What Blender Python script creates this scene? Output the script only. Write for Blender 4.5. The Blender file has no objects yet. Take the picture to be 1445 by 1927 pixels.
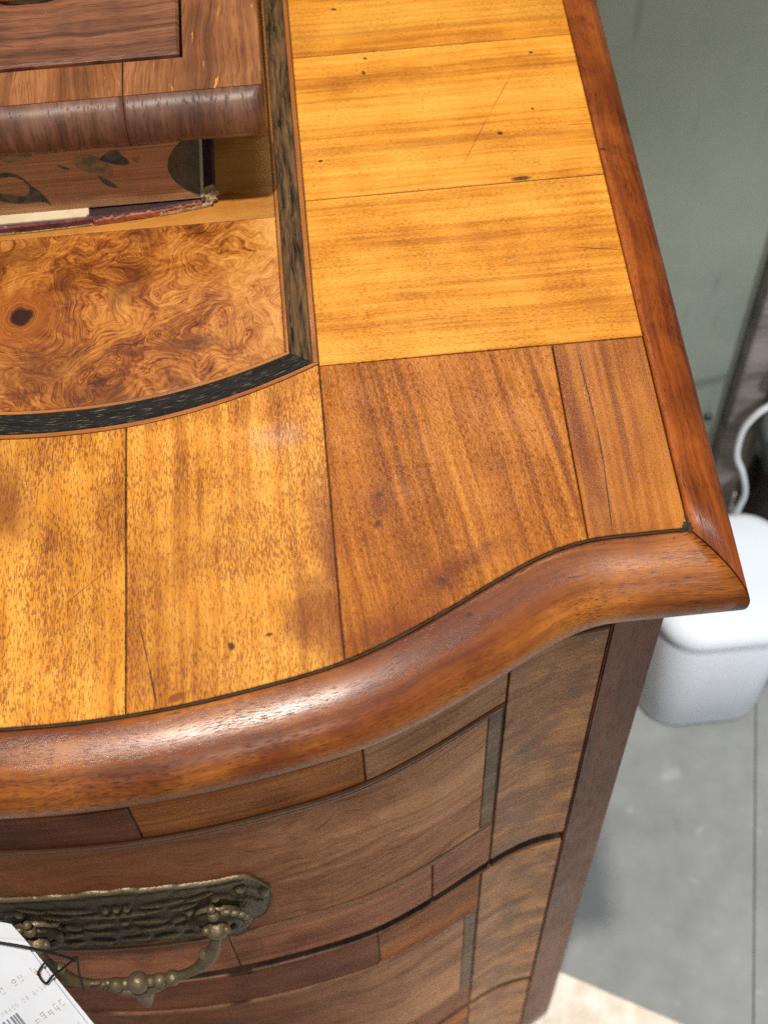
import bpy, bmesh, math, random
import numpy as np
from mathutils import Vector, Matrix

random.seed(7)
SC = bpy.context.scene
COL = SC.collection
R = math.radians

# ------------------------------------------------------------------ camera
cam_d = bpy.data.cameras.new("camera")
cam = bpy.data.objects.new("camera", cam_d)
COL.objects.link(cam)
# rows: image right, image down, view direction, in world axes
RIGHT = Vector((0.99530, -0.09263, -0.02810)).normalized()
FWD = Vector((0.02490, 0.52540, -0.85050)).normalized()
UP = RIGHT.cross(FWD).normalized()
RIGHT = FWD.cross(UP).normalized()
M = Matrix((RIGHT, UP, -FWD)).transposed().to_4x4()
M.translation = Vector((0.0062, -0.3650, 1.2723))
cam.matrix_world = M
cam_d.sensor_fit = 'VERTICAL'
cam_d.sensor_height = 24.0
cam_d.sensor_width = 18.0
cam_d.lens = 24.0 * 2720.0 / 1927.0
cam_d.clip_start = 0.01
cam_d.clip_end = 50
cam_d.dof.use_dof = True
cam_d.dof.focus_distance = 0.585
cam_d.dof.aperture_fstop = 9.5
SC.camera = cam

# ------------------------------------------------------------------ light
W = bpy.data.worlds.new("World")
SC.world = W
W.use_nodes = True
W.node_tree.nodes["Background"].inputs[0].default_value = (0.95, 0.97, 1.0, 1)
W.node_tree.nodes["Background"].inputs[1].default_value = 0.21

def lamp(name, loc, target, size, energy, color, kind='AREA', spread=None):
    d = bpy.data.lights.new(name, kind)
    d.energy = energy
    d.color = color
    if kind == 'AREA':
        d.shape = 'RECTANGLE'; d.size = size[0]; d.size_y = size[1]
    else:
        d.shadow_soft_size = size
    o = bpy.data.objects.new(name, d)
    COL.objects.link(o)
    o.location = loc
    o.rotation_euler = (Vector(target) - Vector(loc)).to_track_quat('-Z', 'Y').to_euler()
    return o

lamp("ceiling_spot", (-0.02, -0.42, 3.35), (0, 0.05, 0.8), 0.045, 312, (1, 0.95, 0.86), 'POINT')
lamp("ceiling_panel_front", (0.30, -2.05, 2.45), (0, -0.1, 0.8), (0.40, 0.22), 9, (1, 0.97, 0.93))
lamp("ceiling_panel_back", (0.20, 1.20, 2.60), (0, 0, 0.8), (0.26, 0.26), 4.5, (1, 0.93, 0.82))
lamp("ceiling_downlight", (-0.115, 1.23, 2.60), (0, 0, 0.8), (0.10, 0.035), 0.09, (1, 0.96, 0.92))
ws = lamp("bin_fill_spot", (1.35, -1.55, 2.15), (0.52, 0.22, 0.05), 0.12, 215, (0.92, 0.96, 1.0), 'SPOT')  # unseen spotlight added to brighten the bin and floor
ws.data.spot_size = R(25); ws.data.spot_blend = 0.5

SC.view_settings.view_transform = 'Standard'
SC.view_settings.look = 'None'
SC.view_settings.exposure = 0.0
SC.view_settings.gamma = 1.0
SC.cycles.max_bounces = 4
SC.cycles.use_denoising = False
SC.cycles.sample_clamp_indirect = 3.0
SC.cycles.caustics_reflective = False
SC.cycles.caustics_refractive = False

# ------------------------------------------------------------------ node helper
def srgb(r, g, b):
    f = lambda c: c / 12.92 if c <= 0.04045 else ((c + 0.055) / 1.055) ** 2.4
    return (f(r / 255), f(g / 255), f(b / 255), 1)

class NT:
    def __init__(s, name):
        s.m = bpy.data.materials.new(name)
        s.m.use_nodes = True
        s.t = s.m.node_tree
        s.t.nodes.clear()
        s.out = s.t.nodes.new('ShaderNodeOutputMaterial')
        s.b = s.t.nodes.new('ShaderNodeBsdfPrincipled')
        s.t.links.new(s.b.outputs[0], s.out.inputs[0])
    def n(s, typ, **kw):
        nd = s.t.nodes.new(typ)
        for k, v in kw.items():
            setattr(nd, k, v)
        return nd
    def l(s, a, b):
        if isinstance(a, bpy.types.NodeSocket):
            s.t.links.new(a, b)
        else:
            b.default_value = a
    def math(s, op, a, b=0.0, c=None, clamp=False):
        nd = s.n('ShaderNodeMath', operation=op, use_clamp=clamp)
        s.l(a, nd.inputs[0]); s.l(b, nd.inputs[1])
        if c is not None: s.l(c, nd.inputs[2])
        return nd.outputs[0]
    def add(s, a, b): return s.math('ADD', a, b)
    def mul(s, a, b): return s.math('MULTIPLY', a, b)
    def vmath(s, op, a, b):
        nd = s.n('ShaderNodeVectorMath', operation=op)
        s.l(a, nd.inputs[0]); s.l(b, nd.inputs[1])
        return nd.outputs[0]
    def noise(s, vec, scale=1.0, detail=2.0, rough=0.5, dist=0.0):
        nd = s.n('ShaderNodeTexNoise')
        s.l(vec, nd.inputs['Vector'])
        nd.inputs['Scale'].default_value = scale
        nd.inputs['Detail'].default_value = detail
        nd.inputs['Roughness'].default_value = rough
        nd.inputs['Distortion'].default_value = dist
        return nd.outputs['Fac']
    def ramp(s, fac, stops, interp='LINEAR'):
        nd = s.n('ShaderNodeValToRGB')
        s.l(fac, nd.inputs[0])
        cr = nd.color_ramp
        cr.interpolation = interp
        while len(cr.elements) < len(stops): cr.elements.new(0.5)
        for e, (p, c) in zip(cr.elements, stops):
            e.position = p
            e.color = c if len(c) == 4 else (*c, 1)
        return nd.outputs[0]
    def sstep(s, x, a, b):
        nd = s.n('ShaderNodeMapRange', interpolation_type='SMOOTHSTEP')
        s.l(x, nd.inputs[0])
        nd.inputs[1].default_value = a; nd.inputs[2].default_value = b
        return nd.outputs[0]
    def mix(s, fac, a, b, mode='MIX'):
        nd = s.n('ShaderNodeMix', data_type='RGBA', blend_type=mode)
        s.l(fac, nd.inputs[0])
        s.l(a, nd.inputs[6]); s.l(b, nd.inputs[7])
        return nd.outputs[2]
    def xyz(s, v):
        nd = s.n('ShaderNodeSeparateXYZ'); s.l(v, nd.inputs[0]); return nd.outputs
    def comb(s, x, y, z=0.0):
        nd = s.n('ShaderNodeCombineXYZ'); s.l(x, nd.inputs[0]); s.l(y, nd.inputs[1]); s.l(z, nd.inputs[2]); return nd.outputs[0]
    def bump(s, h, strength=0.3, dist=0.001, normal=None):
        nd = s.n('ShaderNodeBump')
        nd.inputs['Strength'].default_value = strength
        nd.inputs['Distance'].default_value = dist
        s.l(h, nd.inputs['Height'])
        if normal is not None: s.l(normal, nd.inputs['Normal'])
        s.t.links.new(nd.outputs[0], s.b.inputs['Normal'])
        return nd.outputs[0]

def spot_mask(t, ox, oy, wob, spots):
    """soft ellipses with ragged rims at places on the wood: (x, y, rx, ry, angle, softness)"""
    acc = None
    for (x, y, rx, ry, a, soft) in spots:
        c, s_ = math.cos(a), math.sin(a)
        dx = t.math('SUBTRACT', ox, x); dy = t.math('SUBTRACT', oy, y)
        u = t.add(t.mul(dx, c / rx), t.mul(dy, s_ / rx))
        v = t.add(t.mul(dx, -s_ / ry), t.mul(dy, c / ry))
        d = t.math('SQRT', t.add(t.mul(u, u), t.mul(v, v)))
        if soft > 0.3: d = t.add(d, t.mul(wob, 0.9))
        k = t.math('SUBTRACT', 1.0, t.sstep(d, max(0.0, 1 - soft), 1 + soft))
        acc = k if acc is None else t.math('MAXIMUM', acc, k)
    return acc

def wood(name, light, mid, dark, seed=0.0, pore=(650, 3300), pore_amt=0.6, pore_thr=0.55, stripes=(), stripe_amt=0.35,
         dark_spots=(), stain_shade_spots=(), pale_spots=(), stain_col=(0.16, 0.04, 0.012), spec_rough=0.28, mottle=0.5, patina=0.4,
         wander=0.004, fig=(10, 90), bump=0.25, flecks=None, smoky=None, coat=0.0, pore_col=None, spec=0.42, bigm=7.0, coat_rough=0.16, pat_col=(0.60, 0.50, 0.38, 1), dk_col=(0.045, 0.016, 0.007, 1)):
    t = NT(name)
    tc = t.n('ShaderNodeTexCoord')
    uv = t.xyz(tc.outputs['UV'])
    ob = t.xyz(tc.outputs['Object'])
    u0, v0 = uv[0], uv[1]
    iso = t.comb(t.add(u0, seed * 1.37), t.add(v0, seed * 0.71), seed)
    wv = t.noise(iso, 16, 2)
    wv2 = t.noise(iso, 60, 2)
    v = t.add(v0, t.mul(t.math('SUBTRACT', wv, 0.5), wander * 3.0))
    v = t.add(v, t.mul(t.math('SUBTRACT', wv2, 0.5), wander * 0.35))
    def st(su, sv, det=2.0, ro=0.5, z=0.0):
        vec = t.comb(t.mul(t.add(u0, seed), su), t.mul(t.add(v, seed * 0.3), sv), z + seed)
        return t.noise(vec, 1.0, det, ro)
    band = st(fig[0] * 0.25, fig[1] * 0.35, 3)
    fine = st(fig[0], fig[1] * 3.2, 4, 0.65, 3.0)
    mott = t.noise(iso, 48, 3, 0.6)
    big = t.noise(iso, bigm, 2)
    f = t.add(t.add(t.mul(band, 0.36), t.mul(fine, 0.44)), t.mul(mott, 0.20 * mottle * 2))
    f = t.sstep(f, 0.34, 0.66)
    col = t.ramp(f, [(0.0, dark), (0.42, mid), (1.0, light)])
    # uneven old polish
    col = t.mix(t.mul(t.sstep(big, 0.42, 0.68), patina), col, t.mix(1.0, col, pat_col, 'MULTIPLY'))
    # dark growth lines
    gl = st(1.3, 210, 3, 0.5, 9.0)
    gm = t.sstep(gl, 0.58, 0.72)
    for (vc, w, a) in stripes:
        d = t.math('DIVIDE', t.math('SUBTRACT', v, vc), w)
        k = t.mul(t.math('EXPONENT', t.mul(t.mul(d, d), -1.0)), a)
        gm = t.math('MAXIMUM', gm, k)
    col = t.mix(t.mul(gm, stripe_amt), col, t.mix(1.0, col, (0.36, 0.24, 0.17, 1), 'MULTIPLY'))
    # pores : short dark dashes along the grain
    p = st(pore[0], pore[1], 2.2, 0.6, 5.0)
    pd = t.add(p, t.mul(t.math('SUBTRACT', t.noise(iso, 40, 3), 0.5), 0.32))
    pm = t.sstep(pd, pore_thr, pore_thr + 0.09)
    pc = pore_col if pore_col else (0.36, 0.22, 0.09, 1)
    col = t.mix(t.mul(pm, pore_amt), col, t.mix(1.0, col, pc, 'MULTIPLY'))
    fib = st(90, 5200, 1, 0.5, 2.0)
    col = t.mix(0.22, col, t.ramp(fib, [(0.3, (0.55, 0.5, 0.46)), (0.7, (1.25, 1.25, 1.22))]), 'MULTIPLY')
    wob = t.math('SUBTRACT', t.noise(iso, 130, 3, 0.65), 0.5)
    wob = t.mul(wob, 1.3)
    if smoky:
        sm = st(smoky[0], smoky[1], 5, 0.68, 12.0)
        sm = t.sstep(sm, smoky[2], smoky[2] + 0.16)
        col = t.mix(t.mul(sm, smoky[3]), col, smoky[4])
    if flecks:
        fl = st(flecks[0], flecks[1], 3, 0.6, 21.0)
        fl = t.sstep(fl, flecks[2], flecks[2] + 0.05)
        col = t.mix(t.mul(fl, flecks[3]), col, flecks[4])
    if pale_spots:
        k = spot_mask(t, ob[0], ob[1], wob, pale_spots)
        col = t.mix(t.mul(k, 0.35), col, (0.52, 0.31, 0.13, 1))
    if stain_shade_spots:
        k = spot_mask(t, ob[0], ob[1], wob, stain_shade_spots)
        col = t.mix(t.mul(k, 0.85), col, t.mix(1.0, t.mix(0.45, col, (0.5, 0.19, 0.06, 1)), (0.42, 0.26, 0.18, 1), 'MULTIPLY'))
    if dark_spots:
        k = spot_mask(t, ob[0], ob[1], wob, dark_spots)
        col = t.mix(t.mul(k, 0.9), col, dk_col)
    t.l(col, t.b.inputs['Base Color'])
    smudge = t.noise(iso, 30, 3, 0.6)
    rg = t.add(spec_rough - 0.07, t.mul(smudge, 0.16))
    t.l(t.add(rg, t.mul(pm, 0.15)), t.b.inputs['Roughness'])
    t.b.inputs['Specular IOR Level'].default_value = spec
    t.b.inputs['Coat Weight'].default_value = coat
    t.b.inputs['Coat Roughness'].default_value = coat_rough
    h = t.add(t.add(t.mul(pm, -0.5), t.mul(fine, 0.35)), t.mul(t.noise(iso, 34, 2), 2.2))
    h = t.add(h, t.mul(fib, 0.2))
    t.bump(h, bump, 0.0006)
    return t.m

def plain(name, col, rough=0.5, metal=0.0, nscale=0, namt=0.2, bumps=0.0, bscale=200, col2=None):
    t = NT(name)
    t.b.inputs['Roughness'].default_value = rough
    t.b.inputs['Metallic'].default_value = metal
    c = (*col[:3], 1)
    if nscale:
        tc = t.n('ShaderNodeTexCoord')
        nz = t.noise(tc.outputs['Object'], nscale, 4, 0.6)
        c2 = (*col2[:3], 1) if col2 else tuple([x * (1 - namt) for x in col[:3]] + [1])
        cc = t.mix(t.sstep(nz, 0.35, 0.68), c, c2)
        t.l(cc, t.b.inputs['Base Color'])
        if bumps: t.bump(t.noise(tc.outputs['Object'], bscale, 3), bumps, 0.001)
    else:
        t.b.inputs['Base Color'].default_value = c
    return t.m

# ------------------------------------------------------------------ mesh helpers
def link(name, me, mat, parent=None, kind=None):
    o = bpy.data.objects.new(name, me)
    COL.objects.link(o)
    if mat: me.materials.append(mat)
    if parent is not None:
        o.parent = parent
        o.matrix_parent_inverse = parent_inv(parent)
    if kind: o["kind"] = kind
    return o

def world_of(o):
    m = o.matrix_basis.copy()
    if o.parent is not None:
        m = world_of(o.parent) @ o.matrix_parent_inverse @ m
    return m

def parent_inv(p):
    return world_of(p).inverted()

def empty(name, loc, label, cat, group=None):
    o = bpy.data.objects.new(name, None)
    o.empty_display_size = 0.05
    o.location = loc
    COL.objects.link(o)
    tag(o, label, cat, group)
    return o

def tag(o, label, cat, group=None):
    o["label"] = label; o["category"] = cat
    if group: o["group"] = group
    return o

def make(name, verts, faces, mat, parent=None, uvs=None, smooth=False, kind=None):
    me = bpy.data.meshes.new(name)
    me.from_pydata([tuple(map(float, v)) for v in verts], [], faces)
    if uvs is not None:
        ul = me.uv_layers.new(name="UVMap")
        for lp in me.loops:
            ul.data[lp.index].uv = uvs[lp.vertex_index]
    if smooth:
        me.polygons.foreach_set('use_smooth', [True] * len(me.polygons))
    me.update()
    return link(name, me, mat, parent, kind)

def inset_poly(P, d):
    n = len(P); out = []
    for i in range(n):
        a, b, c = P[i - 1], P[i], P[(i + 1) % n]
        e1 = np.array(b) - a; e2 = np.array(c) - b
        e1 /= np.linalg.norm(e1) + 1e-12; e2 /= np.linalg.norm(e2) + 1e-12
        n1 = np.array([-e1[1], e1[0]]); n2 = np.array([-e2[1], e2[0]])
        m = n1 + n2
        k = max(0.35, 1 + np.dot(n1, n2))
        out.append(np.array(b) + m / k * d)
    return out

def area2(P):
    return sum(P[i - 1][0] * P[i][1] - P[i][0] * P[i - 1][1] for i in range(len(P)))

def prism(name, P, z0, z1, mat, parent, grain='x', bev=0.00035, uvoff=(0, 0)):
    """flat piece of veneer: outline P (x, y), eased top edge; uv in metres, u along the grain"""
    Q = [P[0]]
    for p in P[1:]:
        if math.hypot(p[0] - Q[-1][0], p[1] - Q[-1][1]) > 1e-5: Q.append(p)
    P = Q
    if area2(P) < 0: P = P[::-1]
    n = len(P)
    top = inset_poly(P, bev)
    V = [(p[0], p[1], z0) for p in P] + [(p[0], p[1], z1 - bev) for p in P] + [(p[0], p[1], z1) for p in top]
    F = []
    for i in range(n):
        j = (i + 1) % n
        F.append((i, j, n + j, n + i))
        F.append((n + i, n + j, 2 * n + j, 2 * n + i))
    F.append(tuple(range(2 * n, 3 * n)))
    uv = [(v[0] + uvoff[0], v[1] + uvoff[1]) if grain == 'x' else (v[1] + uvoff[0], v[0] + uvoff[1]) for v in V]
    return make(name, V, F, mat, parent, uv)

def box(name, c, s, mat, parent=None, bev=0.001, rot=None, seg=2, kind=None):
    bm = bmesh.new()
    bmesh.ops.create_cube(bm, size=1.0)
    bmesh.ops.scale(bm, vec=s, verts=bm.verts)
    if bev: bmesh.ops.bevel(bm, geom=bm.edges[:], offset=bev, segments=seg, affect='EDGES', profile=0.5)
    if rot is not None: bmesh.ops.transform(bm, matrix=rot.to_4x4(), verts=bm.verts)
    bmesh.ops.translate(bm, vec=c, verts=bm.verts)
    me = bpy.data.meshes.new(name)
    uvl = bm.loops.layers.uv.new("UVMap")
    for f in bm.faces:
        for lp in f.loops:
            co = lp.vert.co
            nrm = f.normal
            if abs(nrm.z) > 0.7: lp[uvl].uv = (co.x, co.y)
            elif abs(nrm.y) > 0.7: lp[uvl].uv = (co.x, co.z)
            else: lp[uvl].uv = (co.y, co.z)
    bm.to_mesh(me); bm.free()
    return link(name, me, mat, parent, kind)

def tube(name, pts, rad, mat, parent=None, seg=12, closed=False, kind=None):
    pts = [Vector(p) for p in pts]
    n = len(pts)
    rads = rad if hasattr(rad, '__len__') else [rad] * n
    V, F = [], []
    prev = None
    for i, p in enumerate(pts):
        tg = (pts[min(i + 1, n - 1)] - pts[max(i - 1, 0)]).normalized()
        if prev is None:
            a = Vector((0, 0, 1)) if abs(tg.z) < 0.9 else Vector((1, 0, 0))
            prev = tg.cross(a).normalized()
        prev = (prev - tg * prev.dot(tg)).normalized()
        b = tg.cross(prev)
        for k in range(seg):
            an = 2 * math.pi * k / seg
            V.append(p + (prev * math.cos(an) + b * math.sin(an)) * rads[i])
    for i in range(n - 1):
        for k in range(seg):
            k2 = (k + 1) % seg
            F.append((i * seg + k, i * seg + k2, (i + 1) * seg + k2, (i + 1) * seg + k))
    F.append(tuple(range(seg))[::-1]); F.append(tuple(range((n - 1) * seg, n * seg)))
    return make(name, V, F, mat, parent, [(v[0], v[2]) for v in V], True, kind)

def spline(xs, ys, m0=0.0, m1=0.0):
    xs = np.array(xs, float); ys = np.array(ys, float); n = len(xs)
    h = np.diff(xs)
    A = np.zeros((n, n)); r = np.zeros(n)
    A[0, 0] = 2 * h[0]; A[0, 1] = h[0]; r[0] = 6 * ((ys[1] - ys[0]) / h[0] - m0)
    A[-1, -1] = 2 * h[-1]; A[-1, -2] = h[-1]; r[-1] = 6 * (m1 - (ys[-1] - ys[-2]) / h[-1])
    for i in range(1, n - 1):
        A[i, i - 1] = h[i - 1]; A[i, i] = 2 * (h[i - 1] + h[i]); A[i, i + 1] = h[i]
        r[i] = 6 * ((ys[i + 1] - ys[i]) / h[i] - (ys[i] - ys[i - 1]) / h[i - 1])
    Mm = np.linalg.solve(A, r)
    def f(x):
        x = min(max(x, xs[0]), xs[-1])
        i = min(int(np.searchsorted(xs, x, 'right')) - 1, n - 2)
        i = max(i, 0)
        a = (xs[i + 1] - x) / h[i]; b = (x - xs[i]) / h[i]
        return float(a * ys[i] + b * ys[i + 1] + ((a ** 3 - a) * Mm[i] + (b ** 3 - b) * Mm[i + 1]) * h[i] ** 2 / 6)
    return f

def path(pts, n=60):
    """Catmull-Rom through pts"""
    P = [Vector(p) for p in pts]
    P = [P[0] * 2 - P[1]] + P + [P[-1] * 2 - P[-2]]
    out = []
    m = len(P) - 3
    for k in range(n + 1):
        s = k / n * m
        i = min(int(s), m - 1); u = s - i
        p0, p1, p2, p3 = P[i:i + 4]
        out.append(0.5 * ((2 * p1) + (p2 - p0) * u + (2 * p0 - 5 * p1 + 4 * p2 - p3) * u * u + (3 * p1 - p0 - 3 * p2 + p3) * u ** 3))
    return out

# ------------------------------------------------------------------ measures of the chest
H = 0.80            # height of the veneered top
XC = -0.105         # middle of the bowed front
XR = 0.1340         # right limit of the veneer
YB = 0.355          # back of the top
_sx = [-.105, -.079, -.0481, -.0289, -.0007, .0225, .0411, .0624, .0817, .0954, .1147, .1345]
_sy = [-.1484, -.1475, -.1442, -.1410, -.1347, -.1256, -.1165, -.1053, -.0970, -.0938, -.0930, -.0928]
_seam = spline(_sx, _sy)
def seam(x): return _seam(XC + abs(x - XC))
_e1 = spline([-.105, -.0785, -.055, -.0333, -.0179, -.0022, .006], [-.0232, -.0219, -.0180, -.0122, -.0067, 0.0, .0038], 0, .46)
def e1(x): return _e1(XC + abs(x - XC))
def mirror(x): return 2 * XC - x
OFF = 0.018
def front(x): return seam(min(max(x, -0.33), 0.12)) - OFF
def lin(a, b, n): return [a + (b - a) * i / (n - 1) for i in range(n)]

# ------------------------------------------------------------------ setting : floor and wall
t = NT("concrete_floor")
tc = t.n('ShaderNodeTexCoord'); oc = tc.outputs['Object']
a = t.noise(oc, 9, 5, 0.6); b_ = t.noise(oc, 42, 4, 0.6); c_ = t.noise(oc, 2.2, 3)
col = t.ramp(t.add(t.add(t.mul(a, 0.45), t.mul(b_, 0.35)), t.mul(c_, 0.2)),
             [(0.33, srgb(118, 120, 118)), (0.5, srgb(132, 134, 132)), (0.68, srgb(148, 149, 147))])
sp = t.sstep(t.noise(oc, 30, 2), 0.66, 0.74)
col = t.mix(t.mul(sp, 0.35), col, srgb(178, 178, 173))
sp2 = t.sstep(t.noise(t.vmath('ADD', oc, (7, 3, 1)), 26, 3), 0.66, 0.76)
col = t.mix(t.mul(sp2, 0.4), col, srgb(98, 100, 101))
t.l(col, t.b.inputs['Base Color'])
t.b.inputs['Roughness'].default_value = 0.55
t.bump(b_, 0.15, 0.002)
M_FLOOR = t.m
def fx(y): return 0.3667 + (y - 0.1397) * 0.2377
f1 = prism("floor", [(-2, -2), (fx(-2), -2), (fx(0.8), 0.8), (-2, 0.8)], -0.05, 0.0, M_FLOOR, None, bev=0.0006)
f1["kind"] = "structure"
f2 = prism("floor", [(fx(-2) + .0009, -2), (2, -2), (2, 0.8), (fx(0.8) + .0009, 0.8)], -0.05, 0.0, M_FLOOR, None, bev=0.0006)
f2["kind"] = "structure"

t = NT("green_paint")
tc = t.n('ShaderNodeTexCoord'); oc = tc.outputs['Object']
s3 = t.xyz(oc)
drip = t.noise(t.comb(t.mul(s3[0], 34), 0.0, t.mul(s3[2], 5)), 1.0, 3, 0.6)
cl = t.noise(oc, 7, 4, 0.6)
col = t.ramp(cl, [(0.3, srgb(124, 134, 121)), (0.7, srgb(142, 149, 135))])
col = t.mix(t.mul(t.sstep(drip, 0.56, 0.70), 0.5), col, srgb(96, 102, 93))
col = t.mix(t.mul(t.sstep(t.noise(oc, 60, 4, 0.7), 0.60, 0.75), 0.35), col, srgb(150, 154, 142))
t.l(col, t.b.inputs['Base Color'])
t.b.inputs['Roughness'].default_value = 0.6
t.bump(t.add(drip, t.mul(cl, 0.6)), 0.3, 0.003)
M_GREEN = t.m
YW = 0.385
wall = empty("painted_partition", (0.0, YW, 0), "grey green painted partition wall standing behind the chest", "wall")
box("panel", (-0.29, YW + 0.02, 0.56), (1.298, 0.04, 1.12), M_GREEN, wall, 0.002)
M_POST = wood("grey_weathered_post", srgb(150, 143, 136), srgb(124, 118, 112), srgb(92, 88, 84), seed=3.3, pore=(60, 600), pore_amt=0.3, wander=0.002, spec_rough=0.6, patina=0.15)
box("post", (0.374, YW + 0.012, 0.56), (0.029, 0.056, 1.12), M_POST, wall, 0.003)
M_RECESS = plain("grey_cupboard_paint", srgb(120, 116, 112), 0.6, 0, 12, 0.3)
box("side_panel", (0.70, YW + 0.022, 0.56), (0.62, 0.036, 1.12), M_RECESS, wall, 0.002)
M_DK = plain("dark_iron", srgb(48, 58, 52), 0.5)
bpy_o = tube("screw", [(0.3455, YW + 0.004, 0.175), (0.3455, YW - 0.004, 0.175)], [0.0042, 0.0036], M_DK, wall, 14)
M_SKIRT = plain("skirting_paint", srgb(214, 214, 210), 0.4, 0, 30, 0.12)
box("skirting", (0.345, YW - 0.004, 0.026), (0.10, 0.009, 0.030), M_SKIRT, wall, 0.002)

# mat lying on the floor in front
t = NT("cream_mat")
tc = t.n('ShaderNodeTexCoord'); oc = tc.outputs['Object']
a = t.noise(oc, 55, 4, 0.6)
t.l(t.ramp(a, [(0.35, srgb(222, 207, 188)), (0.62, srgb(242, 233, 219))]), t.b.inputs['Base Color'])
t.b.inputs['Roughness'].default_value = 0.85
t.bump(t.noise(oc, 320, 3), 0.4, 0.002)
M_MAT = t.m
d1 = Vector((0.0923, -0.0515)).normalized(); nrm = Vector((-d1.y, d1.x))
p0 = Vector((0.1529, -0.0612))
mat_poly = [p0 - d1 * 0.06, p0 + d1 * 0.9, p0 + d1 * 0.9 - nrm * 0.7, p0 - d1 * 0.06 - nrm * 0.7]
mt = prism("floor_mat", [tuple(p) for p in mat_poly], 0.0, 0.006, M_MAT, None, bev=0.002)
tag(mt, "cream coloured mat lying on the grey floor beside the chest", "mat")

# ------------------------------------------------------------------ bin with cord
M_WHITE = plain("white_plastic", srgb(214, 220, 229), 0.3)
binr = empty("waste_bin", (0.314, 0.205, 0), "small white plastic bin with rounded corners standing on the floor", "bin")
def rrect(cx, cy, hx, hy, r, n=8):
    P = []
    for sx, sy, a0 in ((1, 1, 0), (-1, 1, 90), (-1, -1, 180), (1, -1, 270)):
        for k in range(n + 1):
            an = R(a0 + 90 * k / n)
            P.append((cx + sx * (hx - r) + r * math.cos(an), cy + sy * (hy - r) + r * math.sin(an)))
    return P
def loft(name, rings, mat, parent, cap0=True, cap1=True):
    n = len(rings[0][0]); V = []; F = []
    for P, z in rings: V += [(p[0], p[1], z) for p in P]
    for i in range(len(rings) - 1):
        for k in range(n):
            k2 = (k + 1) % n
            F.append((i * n + k, i * n + k2, (i + 1) * n + k2, (i + 1) * n + k))
    if cap0: F.append(tuple(range(n))[::-1])
    if cap1: F.append(tuple(range((len(rings) - 1) * n, len(rings) * n)))
    return make(name, V, F, mat, parent, [(v[0], v[1]) for v in V], True)
bx, by = 0.3205, 0.211
loft("body", [(rrect(bx, by, .050, .050, .028), 0.0), (rrect(bx, by, .0555, .0555, .032), 0.0015), (rrect(bx, by, .0580, .0580, .034), 0.006), (rrect(bx, by, .0608, .0608, .036), 0.163), (rrect(bx, by, .0600, .0600, .0355), 0.1650), (rrect(bx, by, .0560, .0560, .0335), 0.1655), (rrect(bx, by, .0560, .0560, .0335), 0.1690)], M_WHITE, binr)
loft("lid", [(rrect(bx, by, .0565, .0565, .0338), 0.1682), (rrect(bx, by, .0615, .0615, .0368), 0.1684), (rrect(bx, by, .0626, .0626, .0372), 0.1695), (rrect(bx, by, .0630, .0630, .0375), 0.1745), (rrect(bx, by, .0622, .0622, .037), 0.181), (rrect(bx, by, .0585, .0585, .035), 0.1868), (rrect(bx, by, .052, .052, .031), 0.1895), (rrect(bx, by, .025, .025, .016), 0.1905)], M_WHITE, binr)
M_CORD = plain("grey_white_cord", srgb(205, 208, 212), 0.35)
cord = tube("power_cord", path([(0.352, 0.286, 0.003), (0.353, 0.288, 0.10), (0.3585, 0.297, 0.142), (0.3615, 0.300, 0.170), (0.353, 0.300, 0.205), (0.3432, 0.300, 0.232), (0.3405, 0.300, 0.262), (0.3440, 0.300, 0.284), (0.3562, 0.300, 0.303), (0.38, 0.300, 0.311), (0.44, 0.303, 0.31), (0.54, 0.31, 0.20), (0.58, 0.31, 0.003)], 110), 0.0029, M_CORD)
tag(cord, "pale grey power cord looping up behind the white bin", "cord")

# things standing right of the post
M_BAG = plain("dark_bag_cloth", srgb(46, 48, 54), 0.7, 0, 26, 0.5, 0.5, 120, srgb(120, 124, 132))
def blob(name, c, s, mat, seed, parent=None, p=3.0):
    V, F = [], []
    nu, nv = 40, 24
    rnd = random.Random(seed)
    ph = [(rnd.uniform(2, 6), rnd.uniform(0, 6), rnd.uniform(2, 5), rnd.uniform(0, 6)) for _ in range(5)]
    for j in range(nv + 1):
        th = math.pi * j / nv
        for i in range(nu):
            a = 2 * math.pi * i / nu
            x = math.sin(th) * math.cos(a); y = math.sin(th) * math.sin(a); z = math.cos(th)
            k = (abs(x) ** p + abs(y) ** p + abs(z) ** p) ** (-1 / p)
            w = 1 + sum(0.025 * math.sin(f1 * a + p1 + 2 * z) * math.sin(f2 * th + p2) for f1, p1, f2, p2 in ph)
            V.append((c[0] + x * k * s[0] * w, c[1] + y * k * s[1] * w, c[2] + z * k * s[2] * w))
    for j in range(nv):
        for i in range(nu):
            i2 = (i + 1) % nu
            F.append((j * nu + i, (j + 1) * nu + i, (j + 1) * nu + i2, j * nu + i2))
    return make(name, V, F, mat, parent, None, True)
bag = blob("cloth_bag", (0.452, 0.338, 0.195), (0.072, 0.034, 0.055), M_BAG, 4)
tag(bag, "dark cloth bag lying on the brown block right of the grey post", "bag")
M_BR = wood("dark_brown_block", srgb(84, 62, 48), srgb(66, 47, 36), srgb(44, 31, 24), seed=8.1, spec_rough=0.5)
blk = box("wooden_block", (0.456, 0.335, 0.07), (0.106, 0.07, 0.14), M_BR, None, 0.003)
tag(blk, "dark brown wooden block on the floor behind the white bin", "block")
M_LG = plain("pale_grey_cloth", srgb(188, 192, 200), 0.8, 0, 40, 0.3, 0.4, 120)
cl_ = blob("folded_cloth", (0.450, 0.350, 0.268), (0.060, 0.022, 0.022), M_LG, 6)
tag(cl_, "pale grey folded cloth lying on top of the dark bag", "cloth")

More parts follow.
